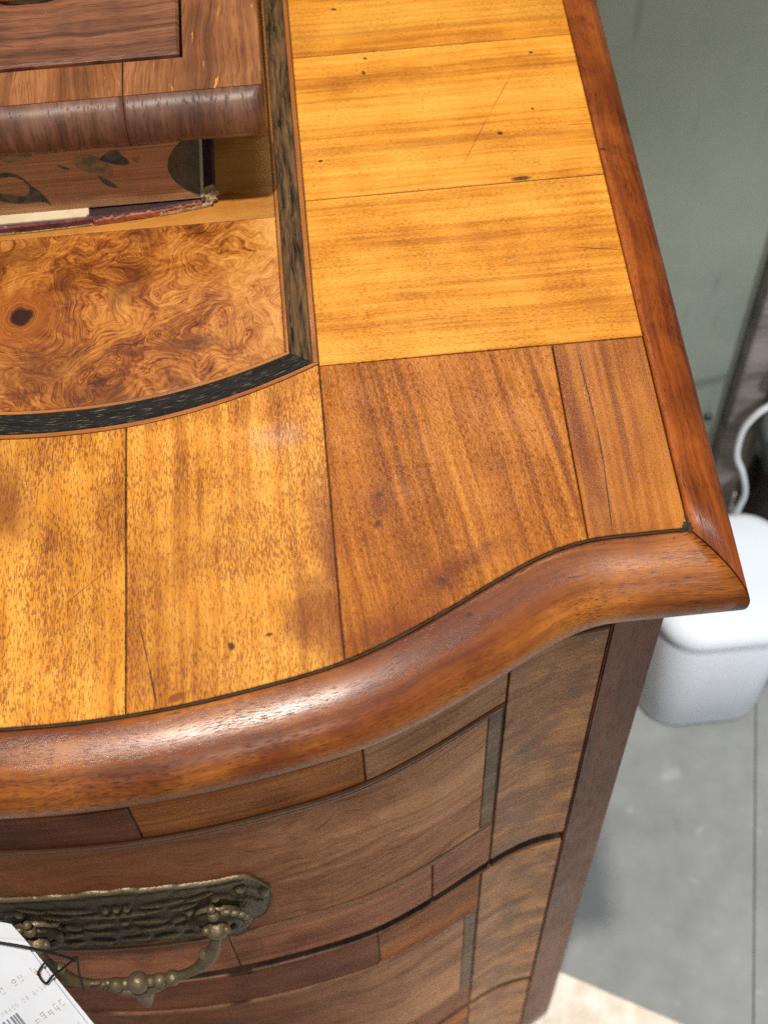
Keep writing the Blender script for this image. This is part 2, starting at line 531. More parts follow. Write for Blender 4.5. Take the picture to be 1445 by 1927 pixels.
# ------------------------------------------------------------------ chest : materials
HONEY = dict(light=srgb(246, 178, 72), mid=srgb(228, 150, 46), dark=srgb(186, 112, 27))
AMBER = dict(light=srgb(214, 141, 55), mid=srgb(184, 108, 36), dark=srgb(138, 72, 22))
M_CORE = plain("dark_ground", srgb(46, 27, 17), 0.7, 0, 90, 0.5)
M_GLUE = plain("old_glue", srgb(62, 44, 30), 0.8, 0, 400, 0.5)

chest = empty("chest_of_drawers", (XC, 0.12, 0), "antique walnut chest of drawers with bowed front and crossbanded inlaid top", "chest")

top = prism("top_board", [(x, seam(x)) for x in lin(mirror(XR - .001), XR - .001, 80)] + [(XR - .001, YB), (mirror(XR - .001), YB)], H - 0.034, H - 0.0022, M_CORE, chest)

Z0, Z1 = H - 0.0022, H
G = 0.00028       # half joint
def scoop(x): return seam(x) + 0.0004

R_DARK = [(0.09152, 0.12353, 0.0013, 0.0011, -0.28, 0.25), (0.03463, 0.18079, 0.0009, 0.0008, 0, 0.25), (0.03303, 0.17103, 0.0015, 0.0007, -1.39, 0.25),
          (0.00874, 0.11586, 0.0010, 0.0008, 0.3, 0.3), (0.1133, 0.17517, 0.001, 0.0008, -0.4, 0.3), (0.02238, 0.21771, 0.0014, 0.0008, -0.25, 0.3),
          (0.10849, 0.13741, 0.0007, 0.0007, 0, 0.3), (0.097, 0.0945, 0.004, 0.0012, 0, 0.5)]
R_SCR = [(0.09512, 0.14876, 0.01432, 0.00022, -2.07662, 0.3), (0.08044, 0.12132, 0.01681, 0.0002, -2.04972, 0.3)]
R_CR = [(0.12396, 0.04943, 0.01137, 0.00022, -0.1847, 0.3), (0.12773, 0.12493, 0.0067, 0.0002, -0.0458, 0.3)]
band_specs = [
    (0.0000, 0.0925, dict(seed=1.0, stripes=[(0.0200, 0.0012, .9), (0.0170, 0.0006, .6), (0.0085, 0.0007, .35), (0.047, .0005, .3), (0.0870, 0.002, .35), (.066, .0012, .25)], dark_spots=R_CR[:1], pore_amt=.55, pore_thr=.52)),
    (0.0925, 0.1855, dict(seed=2.0, stripes=[(0.1660, 0.0017, 1.0), (0.1695, 0.0007, .5), (0.1160, 0.0006, .4), (0.104, .0007, .3), (.135, .0009, .25)], dark_spots=R_DARK + R_CR[1:], stain_shade_spots=R_SCR, pore_thr=.54, pore_amt=.5)),
    (0.1855, 0.2785, dict(seed=3.0, stripes=[(0.1990, 0.0018, 1.0), (0.2030, 0.0009, .6), (0.221, 0.001, .4)], dark_spots=R_DARK, pore_thr=.55)),
    (0.2785, YB, dict(seed=4.0)),
]
for i, (ya, yb, kw) in enumerate(band_specs):
    m = wood("walnut_band_%d" % i, **HONEY, spec_rough=0.30, spec=.28, wander=0.0014, mottle=.5, fig=(9, 120), pore=(520, 3000), **kw)
    skew = -0.0006 if i else 0.0
    P = [(G, ya + G), (XR, ya + G + 0.0003), (XR, yb - G + 0.0003), (G, yb - G)]
    prism("veneer", P, Z0, Z1, m, top, 'x')
    P = [(mirror(p[0]), p[1]) for p in P]
    prism("veneer", P, Z0, Z1, m, top, 'x', uvoff=(0.3, 0.0))

def curve_piece(xa, xb, upper, mat, jl=0.0, jr=0.0, n=26):
    """front banding piece between x limits, its lower edge on the bowed seam, joints may slant by jl, jr"""
    lo = [(x, scoop(x)) for x in lin(xa + jl + G, xb + jr - G, n)]
    up = [(x, upper(x)) for x in lin(xb - G, xa + G, n)]
    return prism("veneer", lo + up, Z0, Z1, mat, top, 'y')

A_DARK = [(0.01894, -0.06499, 0.0016, 0.0012, 0.39, .6), (0.01701, -0.07833, 0.0017, 0.0012, 0.56, .6), (0.03881, -0.10566, 0.0024, 0.0016, -0.44, .7)]
A_STAIN = [(0.0195, -0.124, 0.014, 0.008, 0.24, .9), (0.018, -0.07, 0.004, 0.008, 0.0, .9), (0.039, -0.106, 0.006, 0.004, -.4, .9), (0.044, -0.101, .016, .004, .5, .9), (0.0902, -0.043, 0.045, 0.0016, -1.4607, .7)]
A_PALE = [(0.042, -0.044, 0.031, 0.019, -1.4449, .8)]
mA = wood("walnut_corner", srgb(214, 140, 48), srgb(182, 106, 26), srgb(136, 72, 12), seed=11.0, pore_col=(0.42, 0.30, 0.15, 1), spec=.36, dk_col=(0.10, 0.026, 0.008, 1), stripes=[(0.0895, .0012, .8), (0.0865, .001, .5), (0.082, .0006, .35)], dark_spots=A_DARK, stain_shade_spots=A_STAIN, pore_amt=.8, wander=0.0016, fig=(9, 110), pore=(420, 3000), pore_thr=.515, mottle=.4, patina=.3, bigm=12, stripe_amt=.2)
pA = curve_piece(0.0, 0.0962, lambda x: 0.0 - G, mA, 0, -0.0006)
for lp in pA.data.loops:      # the leaf was cut with its grain running slightly askew
    c = pA.data.vertices[lp.vertex_index].co
    pA.data.uv_layers[0].data[lp.index].uv = (c.y, c.x + 0.17 * c.y + 0.4 * c.y * c.y)
mB = wood("walnut_corner_narrow", srgb(206, 134, 50), srgb(178, 104, 32), srgb(134, 72, 17), seed=12.0, pore_col=(0.42, 0.30, 0.15, 1), stripes=[(0.1068, .0008, .9), (0.1005, .0008, .6), (0.117, .001, .5), (0.126, .0009, .5)], pore_amt=.6,
          dark_spots=[(0.10676, -0.0233, 0.019, 0.00028, -1.526, .3), (0.10743, -0.05231, 0.0102, 0.00034, -1.588, .3), (0.10621, -0.07602, 0.0162, 0.00026, -1.637, .3)],
          stain_shade_spots=[(0.101, -0.05, 0.05, 0.003, -1.5, .9)], fig=(8, 90), wander=.0015, mottle=.4)
curve_piece(0.0962, XR, lambda x: 0.0 - G, mB, -0.0006, 0)
C_DARK = [(-0.04059, -0.12439, 0.0015, 0.0011, -1.26, .5), (-0.02672, -0.1211, 0.0014, 0.0006, 0.25, .5), (-0.07246, -0.1196, 0.00905, 0.00024, -1.3815, .3), (-0.0693, -0.13705, 0.0089, 0.0004, -1.402, .3)]
C_STAIN = [(-0.005, -0.1165, 0.0200, 0.0100, -1.35, .55), (-0.010, -0.1180, 0.0110, 0.0100, -.6, .8), (-0.003, -0.085, 0.03, 0.005, -1.5, .9), (-0.0609, -0.1425, 0.003, 0.0015, .43, .4)]
mC = wood("walnut_front", srgb(244, 178, 76), srgb(218, 142, 44), srgb(162, 92, 20), seed=13.3, dark_spots=C_DARK, stain_shade_spots=C_STAIN, pore=(430, 2800), pore_amt=.8, pore_thr=.505, coat=.35, coat_rough=.05, fig=(12, 70), mottle=.6, wander=.002, patina=.6, bigm=18)
curve_piece(-0.0790, 0.0, lambda x: e1(x) - 0.0002, mC)
mD = wood("walnut_front_dark_flecked", srgb(242, 176, 75), srgb(214, 139, 44), srgb(158, 90, 20), seed=14.6, dark_spots=[], stain_shade_spots=[(-0.126, -0.055, 0.016, 0.008, -1.38, .9), (-0.09206, -0.09238, 0.0136, 0.00018, .683, .3)], pore=(420, 2600), pore_amt=.85, pore_thr=.50, fig=(12, 70), mottle=.6, wander=.002, patina=.6, bigm=18)
curve_piece(mirror(-0.0790), -0.0790, lambda x: e1(x) - 0.0002, mD)
curve_piece(mirror(0.0), mirror(-0.0790), lambda x: e1(x) - 0.0002, mC)
curve_piece(mirror(0.0962), mirror(0.0), lambda x: 0.0 - G, mA)
curve_piece(mirror(XR), mirror(0.0962), lambda x: 0.0 - G, mB)

# inlaid bands round the centre panel
A_ = [0.0, 0.0021, 0.0119, 0.0136]
B_ = [0.0, 0.0024, 0.0116, 0.0133]
YK = 0.300
def ebony(name, base, mid, pale, seed, amt):
    t = NT(name)
    tc = t.n('ShaderNodeTexCoord'); uv = t.xyz(tc.outputs['UV'])
    w = t.noise(t.comb(uv[0], uv[1], seed), 70, 2)
    v = t.add(uv[1], t.mul(w, 0.003))
    s1 = t.noise(t.comb(t.mul(uv[0], 150), t.mul(v, 2700), seed), 1.0, 2, 0.55)
    s2 = t.noise(t.comb(t.mul(uv[0], 40), t.mul(v, 420), seed + 4), 1.0, 3, 0.6)
    col = t.ramp(s2, [(0.36, base), (0.62, mid)])
    col = t.mix(t.mul(t.sstep(s1, 0.60, 0.70), amt), col, pale)
    t.l(col, t.b.inputs['Base Color'])
    t.b.inputs['Roughness'].default_value = 0.5
    t.b.inputs['Specular IOR Level'].default_value = 0.25
    t.bump(t.add(s1, s2), 0.35, 0.0005)
    return t.m
M_EB1 = ebony("ebonised_front", srgb(9, 8, 8), srgb(28, 23, 20), srgb(142, 126, 98), 1.0, .7)
M_EB2 = ebony("ebonised_side", srgb(20, 13, 8), srgb(112, 82, 50), srgb(170, 138, 92), 2.0, .4)
M_ST1 = wood("string_reddish", srgb(184, 118, 56), srgb(162, 96, 42), srgb(124, 66, 26), seed=20.0, pore_amt=.3)
M_ST2 = wood("string_pale", srgb(196, 134, 72), srgb(176, 112, 56), srgb(140, 84, 38), seed=21.0, pore_amt=.3)

def front_strip(name, k0, k1, mat, z=Z1):
    a0, a1, b0, b1 = A_[k0], A_[k1], B_[k0], B_[k1]
    g = 0.00012
    xs0 = lin(mirror(-b0), -b0, 60); xs1 = lin(-b1, mirror(-b1), 60)
    xs1 = xs1[::-1]
    V = []; F = []; UV = []
    bv = 0.0002
    for xa, xb in zip(xs0, xs1):
        ya = e1(xa) + a0 + g; yb = e1(xb) + a1 - g
        for (x, y, zz) in ((xa, ya, Z0), (xa, ya, z - bv), (xa, ya + bv, z), (xb, yb - bv, z), (xb, yb, z - bv), (xb, yb, Z0)):
            V.append((x, y, zz)); UV.append((x, y - e1(x)))
    for i in range(len(xs0) - 1):
        for k in range(5): F.append((i * 6 + k, (i + 1) * 6 + k, (i + 1) * 6 + k + 1, i * 6 + k + 1))
    F.append((0, 1, 2, 3, 4, 5)); m_ = (len(xs0) - 1) * 6; F.append(tuple(m_ + k for k in (5, 4, 3, 2, 1, 0)))
    return make(name, V, F, mat, top, UV)
def side_strip(name, k0, k1, mat, left=False, z=Z1):
    a0, a1, b0, b1 = A_[k0], A_[k1], B_[k0], B_[k1]
    g = 0.00012
    P = [(-b0 - g, e1(-b0) + a0 + .0002), (-b0 - g, YK - a0), (-b1 + g, YK - a1), (-b1 + g, e1(-b1) + a1 + .0002)]
    if left: P = [(mirror(p[0]), p[1]) for p in P]
    return prism(name, P, Z0, z, mat, top, 'y', bev=0.0002)
def back_strip(name, k0, k1, mat):
    a0, a1, b0, b1 = A_[k0], A_[k1], B_[k0], B_[k1]
    P = [(mirror(-b0), YK - a0), (-b0, YK - a0), (-b1, YK - a1), (mirror(-b1), YK - a1)]
    return prism(name, P, Z0, Z1, mat, top, 'x', bev=0.0002)
for nm, k, m1, m2 in (("stringing", 0, M_ST1, M_ST1), ("dark_band", 1, M_EB1, M_EB2), ("stringing", 2, M_ST2, M_ST2)):
    front_strip(nm, k, k + 1, m1)
    side_strip(nm, k, k + 1, m2)
    side_strip(nm, k, k + 1, m2, True)
    back_strip(nm, k, k + 1, m2)
prism("veneer", [(mirror(0) + .0003, YK + G), (-.0003, YK + G), (-.0003, YB), (mirror(0) + .0003, YB)], Z0, Z1, wood("walnut_back", **HONEY, seed=5.5), top, 'y')

# burr walnut centre
t = NT("burr_walnut")
tc = t.n('ShaderNodeTexCoord'); ob = t.xyz(tc.outputs['Object'])
P0 = t.comb(ob[0], ob[1], 0.0)
def nvec(v, sc, det=2.0):
    nd = t.n('ShaderNodeTexNoise'); t.l(v, nd.inputs['Vector']); nd.inputs['Scale'].default_value = sc; nd.inputs['Detail'].default_value = det
    return nd.outputs['Color']
w1 = t.vmath('SCALE', t.vmath('SUBTRACT', nvec(P0, 26), (0.5, 0.5, 0.5)), (0, 0, 0)); w1.node.inputs['Scale'].default_value = 0.055
P1 = t.vmath('ADD', P0, w1)
w2 = t.vmath('SCALE', t.vmath('SUBTRACT', nvec(P1, 80), (0.5, 0.5, 0.5)), (0, 0, 0)); w2.node.inputs['Scale'].default_value = 0.010
P2 = t.vmath('ADD', P1, w2)
F0 = t.noise(P1, 26, 1.5, 0.45)
Ff = t.noise(P2, 60, 2, 0.5)
def gauss(x, y, r, src=P0):
    s_ = t.xyz(src)
    dx = t.math('DIVIDE', t.math('SUBTRACT', s_[0], x), r); dy = t.math('DIVIDE', t.math('SUBTRACT', s_[1], y), r)
    return t.math('EXPONENT', t.mul(t.add(t.mul(dx, dx), t.mul(dy, dy)), -1.0))
field = t.add(F0, t.mul(Ff, 0.16))
for (x, y, r, k) in ((-.1235, .0405, .017, .75), (-.048, .022, .02, .35), (-.075, .075, .02, .35), (-.035, .070, .02, -.3), (-.085, .005, .018, .3)):
    field = t.add(field, t.mul(gauss(x, y, r), k))
px_ = t.xyz(P0)
ring = t.noise(t.comb(t.mul(field, 42.0), t.mul(px_[0], 16), t.mul(px_[1], 16)), 1.0, 3, 0.65)
ring2 = t.noise(t.comb(t.mul(field, 210.0), t.mul(px_[0], 60), t.mul(px_[1], 60)), 1.0, 3, 0.7)
ring = t.sstep(ring, 0.36, 0.66); ring2 = t.sstep(ring2, 0.38, 0.64)
patch = t.noise(P2, 30, 4, 0.6)
speck = t.noise(P2, 420, 4, 0.7)
fig_amt = t.sstep(t.noise(t.vmath('ADD', P0, (3, 1, 0)), 24, 3), 0.36, 0.58)
ringm = t.add(t.mul(ring, 0.17), t.mul(ring2, 0.25))
patch2 = t.noise(P2, 95, 4, 0.65)
val = t.add(t.add(t.add(t.mul(t.sstep(patch, 0.33, 0.68), 0.30), t.mul(t.sstep(speck, .3, .7), 0.20)), t.mul(t.sstep(patch2, 0.34, 0.68), 0.20)), ringm)
# the right side of the panel was cut from plainer, paler wood
val = t.add(val, t.mul(t.sstep(ob[0], -0.055, -0.016), -0.20))
# the panel is plainer and paler towards its right border and richer in the middle
col = t.ramp(val, [(0.12, srgb(220, 158, 80)), (0.32, srgb(198, 130, 56)), (0.50, srgb(170, 98, 36)), (0.68, srgb(122, 60, 20)), (0.90, srgb(72, 33, 12))])
wobn = t.mul(t.math('SUBTRACT', t.noise(P0, 150, 3, 0.6), 0.5), 1.6)
dk = spot_mask(t, ob[0], ob[1], wobn, [(-.0542, .0175, .0125, .0036, .075, .9), (-.0548, -.0065, .0135, .004, -.89, .9), (-.0728, .0829, .011, .006, 2.39, .9), (-.106, .0577, .0096, .004, 1.83, .9), (-.115, .01, .016, .010, .3, .9), (-.09, -.006, .016, .006, -.2, .9), (-.078, .052, .012, .005, .9, .9), (-.128, .075, .014, .006, .2, .9)])
col = t.mix(t.mul(dk, 0.62), col, srgb(92, 46, 22))
exy = t.vmath('SUBTRACT', P0, (-0.1235, 0.0405, 0))
nd_ = t.n('ShaderNodeVectorMath', operation='LENGTH'); t.l(exy, nd_.inputs[0])
er = t.add(nd_.outputs['Value'], t.mul(t.math('SUBTRACT', t.noise(P0, 110, 3), 0.5), 0.0085))
erw = t.math('SUBTRACT', 1.0, t.sstep(er, 0.006, 0.021))
ecirc = t.noise(t.comb(t.mul(er, 900), 0.0, 3.0), 1.0, 2, 0.6)
col = t.mix(erw, col, t.ramp(ecirc, [(0.34, srgb(96, 42, 14)), (0.5, srgb(150, 78, 24)), (0.66, srgb(196, 122, 46))]))
col = t.mix(t.math('SUBTRACT', 1.0, t.sstep(er, 0.0036, 0.0060)), col, srgb(50, 21, 12))
t.l(col, t.b.inputs['Base Color'])
t.l(t.add(0.27, t.mul(t.noise(P0, 30, 3), 0.16)), t.b.inputs['Roughness'])
t.bump(t.add(t.mul(speck, 0.5), t.mul(t.noise(P0, 34, 2), 2.0)), 0.22, 0.0006)
M_BURL = t.m
gx = -B_[3] - 0.00015
xs = lin(mirror(gx), gx, 60)
YJ = 0.0845
prism("burr_veneer", [(x, e1(x) + A_[3] + .00015) for x in xs] + [(gx, YJ - .00012), (mirror(gx), YJ + .0002)], Z0, Z1, M_BURL, top, 'x')
M_PL2 = wood("walnut_plain_centre", srgb(200, 138, 62), srgb(174, 108, 42), srgb(136, 78, 28), seed=31.0, pore_amt=.3, mottle=.9, fig=(20, 50), wander=.01)
prism("veneer", [(mirror(gx), YJ + .0004), (gx, YJ + .00012), (gx, YK - A_[3]), (mirror(gx), YK - A_[3])], Z0, Z1, M_PL2, top, 'x')

# ------------------------------------------------------------------ rounded edge moulding
MOULD = dict(light=srgb(196, 120, 48), mid=srgb(142, 78, 27), dark=srgb(80, 38, 13))
PROF = [(0.0005, -0.0030), (0.0008, -0.0012)]
for _k in range(0, 25):
    _a = R(4 + 158 * _k / 24)
    PROF.append((0.0262 * math.sin(_a) ** 0.92, -0.0006 - 0.0176 * (1 - math.cos(_a))))
PROF += [(0.0040, -0.0354), (-0.0300, -0.0355)]
def dens(P, k=3):
    V = path([(a, 0, b) for a, b in P], (len(P) - 1) * k)
    return [(v.x, v.z) for v in V]
PF = dens(PROF, 2)
def sweep(name, rings, mat, parent, us, prof):
    n = len(prof); V = []; F = []; UV = []
    acc = [0.0]
    for i in range(1, n): acc.append(acc[-1] + math.hypot(prof[i][0] - prof[i - 1][0], prof[i][1] - prof[i - 1][1]))
    for rg, u in zip(rings, us):
        for k in range(n): V.append(rg[k]); UV.append((u, acc[k]))
    m = len(rings)
    for i in range(m - 1):
        for k in range(n - 1):
            F.append((i * n + k, i * n + k + 1, (i + 1) * n + k + 1, (i + 1) * n + k))
    F.append(tuple(range(n))[::-1]); F.append(tuple(range((m - 1) * n, m * n)))
    o = make(name, V, F, mat, parent, UV, True)
    for f in o.data.polygons[-2:]: f.use_smooth = False
    return o
CY = -0.0928
SIDE = 0.80
def front_rings(xa, xb, n):
    rings = []; us = []; u = 0; last = None
    for x in lin(xa, xb, n):
        e = 0.0005
        dy = (seam(x + e) - seam(x - e)) / (2 * e) if abs(x - XC) < abs(XR - XC) - e else 0
        nx, ny = dy, -1.0
        l_ = math.hypot(nx, ny); nx /= l_; ny /= l_
        # towards the mitres the section leans into the diagonal
        q = max(0.0, (abs(x - XC) - (XR - XC - 0.030)) / 0.030)
        if q > 0:
            q = q ** 3
            sx = 1 if x > XC else -1
            nx = nx * (1 - q) + sx * SIDE * q; ny = ny * (1 - q) - 1.0 * q
        y = seam(x)
        if last: u += math.hypot(x - last[0], y - last[1])
        last = (x, y)
        g = -0.0005 * (1 if x > XC else -1) if q >= 1 - 1e-6 else 0
        rings.append([(x + g + a * nx, y + a * ny, H + b) for a, b in PF]); us.append(u)
    return rings, us
rg, us = front_rings(mirror(XR), XR, 150)
mMF = wood("stained_beech_front", **MOULD, seed=41.0, pore=(240, 3300), pore_amt=.95, pore_thr=.545, pore_col=(0.24, 0.13, 0.07, 1), spec_rough=0.29, bump=.16, fig=(9, 60), patina=1.0, bigm=24.0, mottle=.8, spec=.5, pat_col=(0.40, 0.27, 0.20, 1),
           stain_shade_spots=[(0.010, -0.146, 0.030, 0.016, .35, .9), (0.045, -0.128, 0.026, 0.013, .5, .9), (0.075, -0.112, 0.02, 0.006, .3, .9), (-0.10, -0.151, 0.03, 0.003, 0, .9), (0.0468, -0.1203, 0.002, 0.0016, 0, .5), (0.055, -0.124, 0.025, 0.006, .5, .9), (-0.055, -0.160, 0.02, 0.004, .1, .9)],
           dark_spots=[(0.0468, -0.1203, 0.0014, 0.0010, 0, .6), (0.0185, -0.1345, 0.0022, 0.00022, .4, .3), (-0.062, -0.1485, 0.003, 0.0002, .05, .3), (0.088, -0.108, 0.003, 0.0002, .1, .3)])
sweep("front_moulding", rg, mMF, chest, us, PF)
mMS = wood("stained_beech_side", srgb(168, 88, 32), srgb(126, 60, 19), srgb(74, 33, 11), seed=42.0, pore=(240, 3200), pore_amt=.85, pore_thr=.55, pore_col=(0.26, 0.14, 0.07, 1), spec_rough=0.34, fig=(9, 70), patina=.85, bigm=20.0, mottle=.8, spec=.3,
           dark_spots=[(0.1362, 0.1085, 0.0012, 0.0009, 0, .4)], stain_shade_spots=[(0.147, 0.152, 0.005, 0.012, .3, .9)])
for sgn in (1, -1):
    rings = []; us = []
    for j, y in enumerate(lin(CY, YB + 0.006, 30)):
        x = XR if sgn > 0 else mirror(XR)
        dy = 0.0
        r_ = []
        for a, b in PF:
            aa = a * SIDE
            q = max(0.0, 1 - j / 3.0)
            yy = y - a * (1.0 if j == 0 else 0.0) + (0.0006 if j == 0 else 0)
            if j in (1, 2): yy = max(y - a * 0, y)
            r_.append((x + sgn * aa, yy, H + b))
        rings.append(r_); us.append(y)
    sweep("side_moulding", rings if sgn < 0 else rings, mMS, chest, us, PF)

# crumbled filler in the corner where seam and mitre meet
def lump(name, c, s, mat, seed, parent=None):
    rnd = random.Random(seed)
    bm = bmesh.new()
    bmesh.ops.create_icosphere(bm, subdivisions=3, radius=1.0)
    for v in bm.verts:
        k = 1 + 0.35 * math.sin(5 * v.co.x + seed) * math.sin(6 * v.co.y + 1.3 * seed) + rnd.uniform(-.15, .15)
        v.co = Vector((v.co.x * s[0] * k + c[0], v.co.y * s[1] * k + c[1], v.co.z * s[2] * k + c[2]))
    me = bpy.data.meshes.new(name); bm.to_mesh(me); bm.free()
    return link(name, me, mat, parent)
lump("filler", (0.1336, -0.0921, H - 0.0006), (0.0020, 0.0022, 0.0009), M_GLUE, 3, chest)
lump("filler", (0.1339, -0.0890, H - 0.0007), (0.0009, 0.0030, 0.0007), M_GLUE, 5, chest)
# dirt in the groove between veneer and moulding
gv = [(x, seam(x) - 0.0003, H - 0.0009) for x in lin(mirror(XR), XR, 120)]
tube("seam_dirt", gv, [0.00042 + 0.0004 * (0.5 + 0.5 * math.sin(x[0] * 420 + 2 * math.sin(x[0] * 150))) for x in gv], M_GLUE, chest, 6)

# ------------------------------------------------------------------ carcass
ZT = H - 0.0352
ZBODY = 0.06
XS = 0.1335; YS = -0.0965
XI = 0.1056
SM = wood("stained_stile", srgb(122, 68, 40), srgb(102, 52, 29), srgb(70, 33, 18), seed=51.0, pore=(60, 1500), pore_amt=.12, spec_rough=.42, spec=.2, fig=(6, 50), patina=.6, bigm=12)
M_CARC = wood("carcass_pine", srgb(74, 48, 34), srgb(58, 36, 25), srgb(38, 23, 16), seed=52.0, spec_rough=.6)
xs = lin(mirror(XI), XI, 70)
body = [(x, front(x) + 0.012) for x in xs] + [(XS - .003, YS + .004), (XS - .003, YB - 0.012), (mirror(XS - .003), YB - 0.012), (mirror(XS - .003), YS + .004)]
prism("carcass", body, ZBODY, ZT, M_CARC, chest)
def vert_slab(name, a, b, z0, z1, th, mat, parent, nseg=1):
    a = Vector(a); b = Vector(b); d = (b - a).normalized(); n = Vector((d.y, -d.x))
    P = [a + n * 0, b + n * 0, b - n * th, a - n * th]
    bm = bmesh.new()
    vs = []
    for z in (z0, z1): vs.append([bm.verts.new((p.x, p.y, z)) for p in P])
    bm.faces.new(vs[0][::-1]); bm.faces.new(vs[1])
    for k in range(4): bm.faces.new((vs[0][k], vs[0][(k + 1) % 4], vs[1][(k + 1) % 4], vs[1][k]))
    bmesh.ops.recalc_face_normals(bm, faces=bm.faces)
    bmesh.ops.bevel(bm, geom=bm.edges[:], offset=0.0008, segments=2, affect='EDGES')
    uvl = bm.loops.layers.uv.new("UVMap")
    for f in bm.faces:
        for lp in f.loops:
            co = lp.vert.co
            lp[uvl].uv = (co.z, (Vector((co.x, co.y)) - a).dot(d))
    me = bpy.data.meshes.new(name); bm.to_mesh(me); bm.free()
    return link(name, me, mat, parent)
vert_slab("stile", (XI + .0006, -0.1118), (XS, YS), 0.030, ZT - 0.0003, 0.02, SM, chest)
vert_slab("stile", (mirror(XS), YS), (mirror(XI + .0006), -0.1118), 0.030, ZT - 0.0003, 0.02, SM, chest)
vert_slab("side_panel", (XS, YS + .0004), (XS, YB - 0.01), ZBODY, ZT - 0.0003, 0.012, SM, chest)
vert_slab("side_panel", (mirror(XS), YB - 0.01), (mirror(XS), YS + .0004), ZBODY, ZT - 0.0003, 0.012, SM, chest)
for px, py in ((0.114, -0.086), (0.118, YB - 0.045), (mirror(0.114), -0.086), (mirror(0.118), YB - 0.045)):
    loft("foot", [(rrect(px, py, .012, .012, .006, 4), 0.0), (rrect(px, py, .013, .013, .006, 4), 0.012), (rrect(px, py, .010, .010, .006, 4), 0.03), (rrect(px, py, .0105, .0105, .006, 4), 0.05), (rrect(px, py, .0105, .0105, .006, 4), ZBODY)], SM, chest)

def fpatch(name, x0, x1, z0, z1, mat, parent, out=0.0, th=0.004, n=None, grain='x', skew=0.0, bev=0.0005, uvs=0.0):
    """piece lying on the bowed front between x and z limits; skew moves its lower end sideways"""
    L = x1 - x0
    n = n or max(4, int(abs(L) / 0.004))
    V = []; F = []; UV = []
    rows = [(z0, out - th), (z0, out - bev), (z0 + bev, out), (z1 - bev, out), (z1, out - bev), (z1, out - th)]
    xsn = [x0, x0 + bev] + [x0 + bev + (L - 2 * bev) * i / n for i in range(1, n)] + [x1 - bev, x1]
    cols = len(xsn)
    for j, (z, o) in enumerate(rows):
        for i, x in enumerate(xsn):
            oo = o - (bev if i in (0, cols - 1) and 1 < j < 4 else 0)
            xx = x + skew * (z1 - z) / (z1 - z0)
            V.append((xx, front(x) - oo, z))
            UV.append((xx + uvs, z) if grain == 'x' else (z + uvs, xx))
    for j in range(len(rows) - 1):
        for i in range(cols - 1):
            F.append((j * cols + i, j * cols + i + 1, (j + 1) * cols + i + 1, (j + 1) * cols + i))
    F.append(tuple(j * cols for j in range(len(rows)))[::-1])
    F.append(tuple(j * cols + cols - 1 for j in range(len(rows))))
    # back face
    F.append(tuple([i for i in range(cols)][::-1] + [(len(rows) - 1) * cols + i for i in range(cols)]))
    o = make(name, V, F, mat, parent, UV, False)
    return o

DR = dict(light=srgb(172, 128, 92), mid=srgb(142, 98, 68), dark=srgb(100, 62, 42))
RED = dict(light=srgb(200, 130, 92), mid=srgb(166, 98, 66), dark=srgb(116, 62, 39))
SMK = (30, 190, .54, .75, srgb(72, 52, 42))
mFld = wood("drawer_field", srgb(226, 166, 114), srgb(196, 134, 88), srgb(140, 84, 48), seed=61, pore=(50, 700), pore_amt=.25, spec_rough=.36, spec=.06, fig=(5, 34), wander=.02, smoky=(9, 70, .57, .6, srgb(84, 48, 29)), patina=.8, bigm=9, stain_shade_spots=[(XC, -.165, .10, .06, 0, .6)])  # wide ellipse paints the moulding's shade, with redder wood, into the field colour
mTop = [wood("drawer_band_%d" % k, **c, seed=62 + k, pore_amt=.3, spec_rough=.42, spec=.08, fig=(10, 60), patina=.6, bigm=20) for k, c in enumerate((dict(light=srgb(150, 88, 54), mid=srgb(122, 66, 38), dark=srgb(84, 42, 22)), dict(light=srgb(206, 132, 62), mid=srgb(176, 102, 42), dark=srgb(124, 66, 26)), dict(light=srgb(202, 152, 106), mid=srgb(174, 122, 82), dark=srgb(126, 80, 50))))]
mRed = [wood("drawer_band_red_%d" % k, **RED, seed=66 + k, pore_amt=.3, spec_rough=.42, spec=.08, fig=(10, 60), patina=.6, bigm=20) for k in range(2)]
mEnd = wood("drawer_end", srgb(212, 150, 88), srgb(176, 116, 68), srgb(122, 78, 48), seed=69, pore_amt=.3, spec_rough=.40, spec=.2, fig=(24, 130), wander=.003, smoky=(44, 46, .45, .6, srgb(100, 74, 57)), patina=.9, bigm=55, stripe_amt=.15)
mVb = wood("drawer_upright_band", srgb(146, 112, 80), srgb(106, 80, 58), srgb(58, 44, 34), seed=70, pore_amt=.5, spec_rough=.5, fig=(8, 40), patina=.6, bigm=30)
mStr = wood("drawer_string", srgb(142, 98, 64), srgb(112, 70, 44), srgb(76, 45, 28), seed=71, pore_amt=.3, spec_rough=.4)
mCoreD = wood("drawer_core", srgb(96, 64, 44), srgb(70, 44, 30), srgb(42, 26, 18), seed=72, spec_rough=.55)
mRail = wood("dust_rail", srgb(150, 122, 98), srgb(106, 82, 64), srgb(52, 38, 30), seed=73, spec_rough=.7, pore_amt=.6, patina=.7, bigm=40)
XE = 0.1048
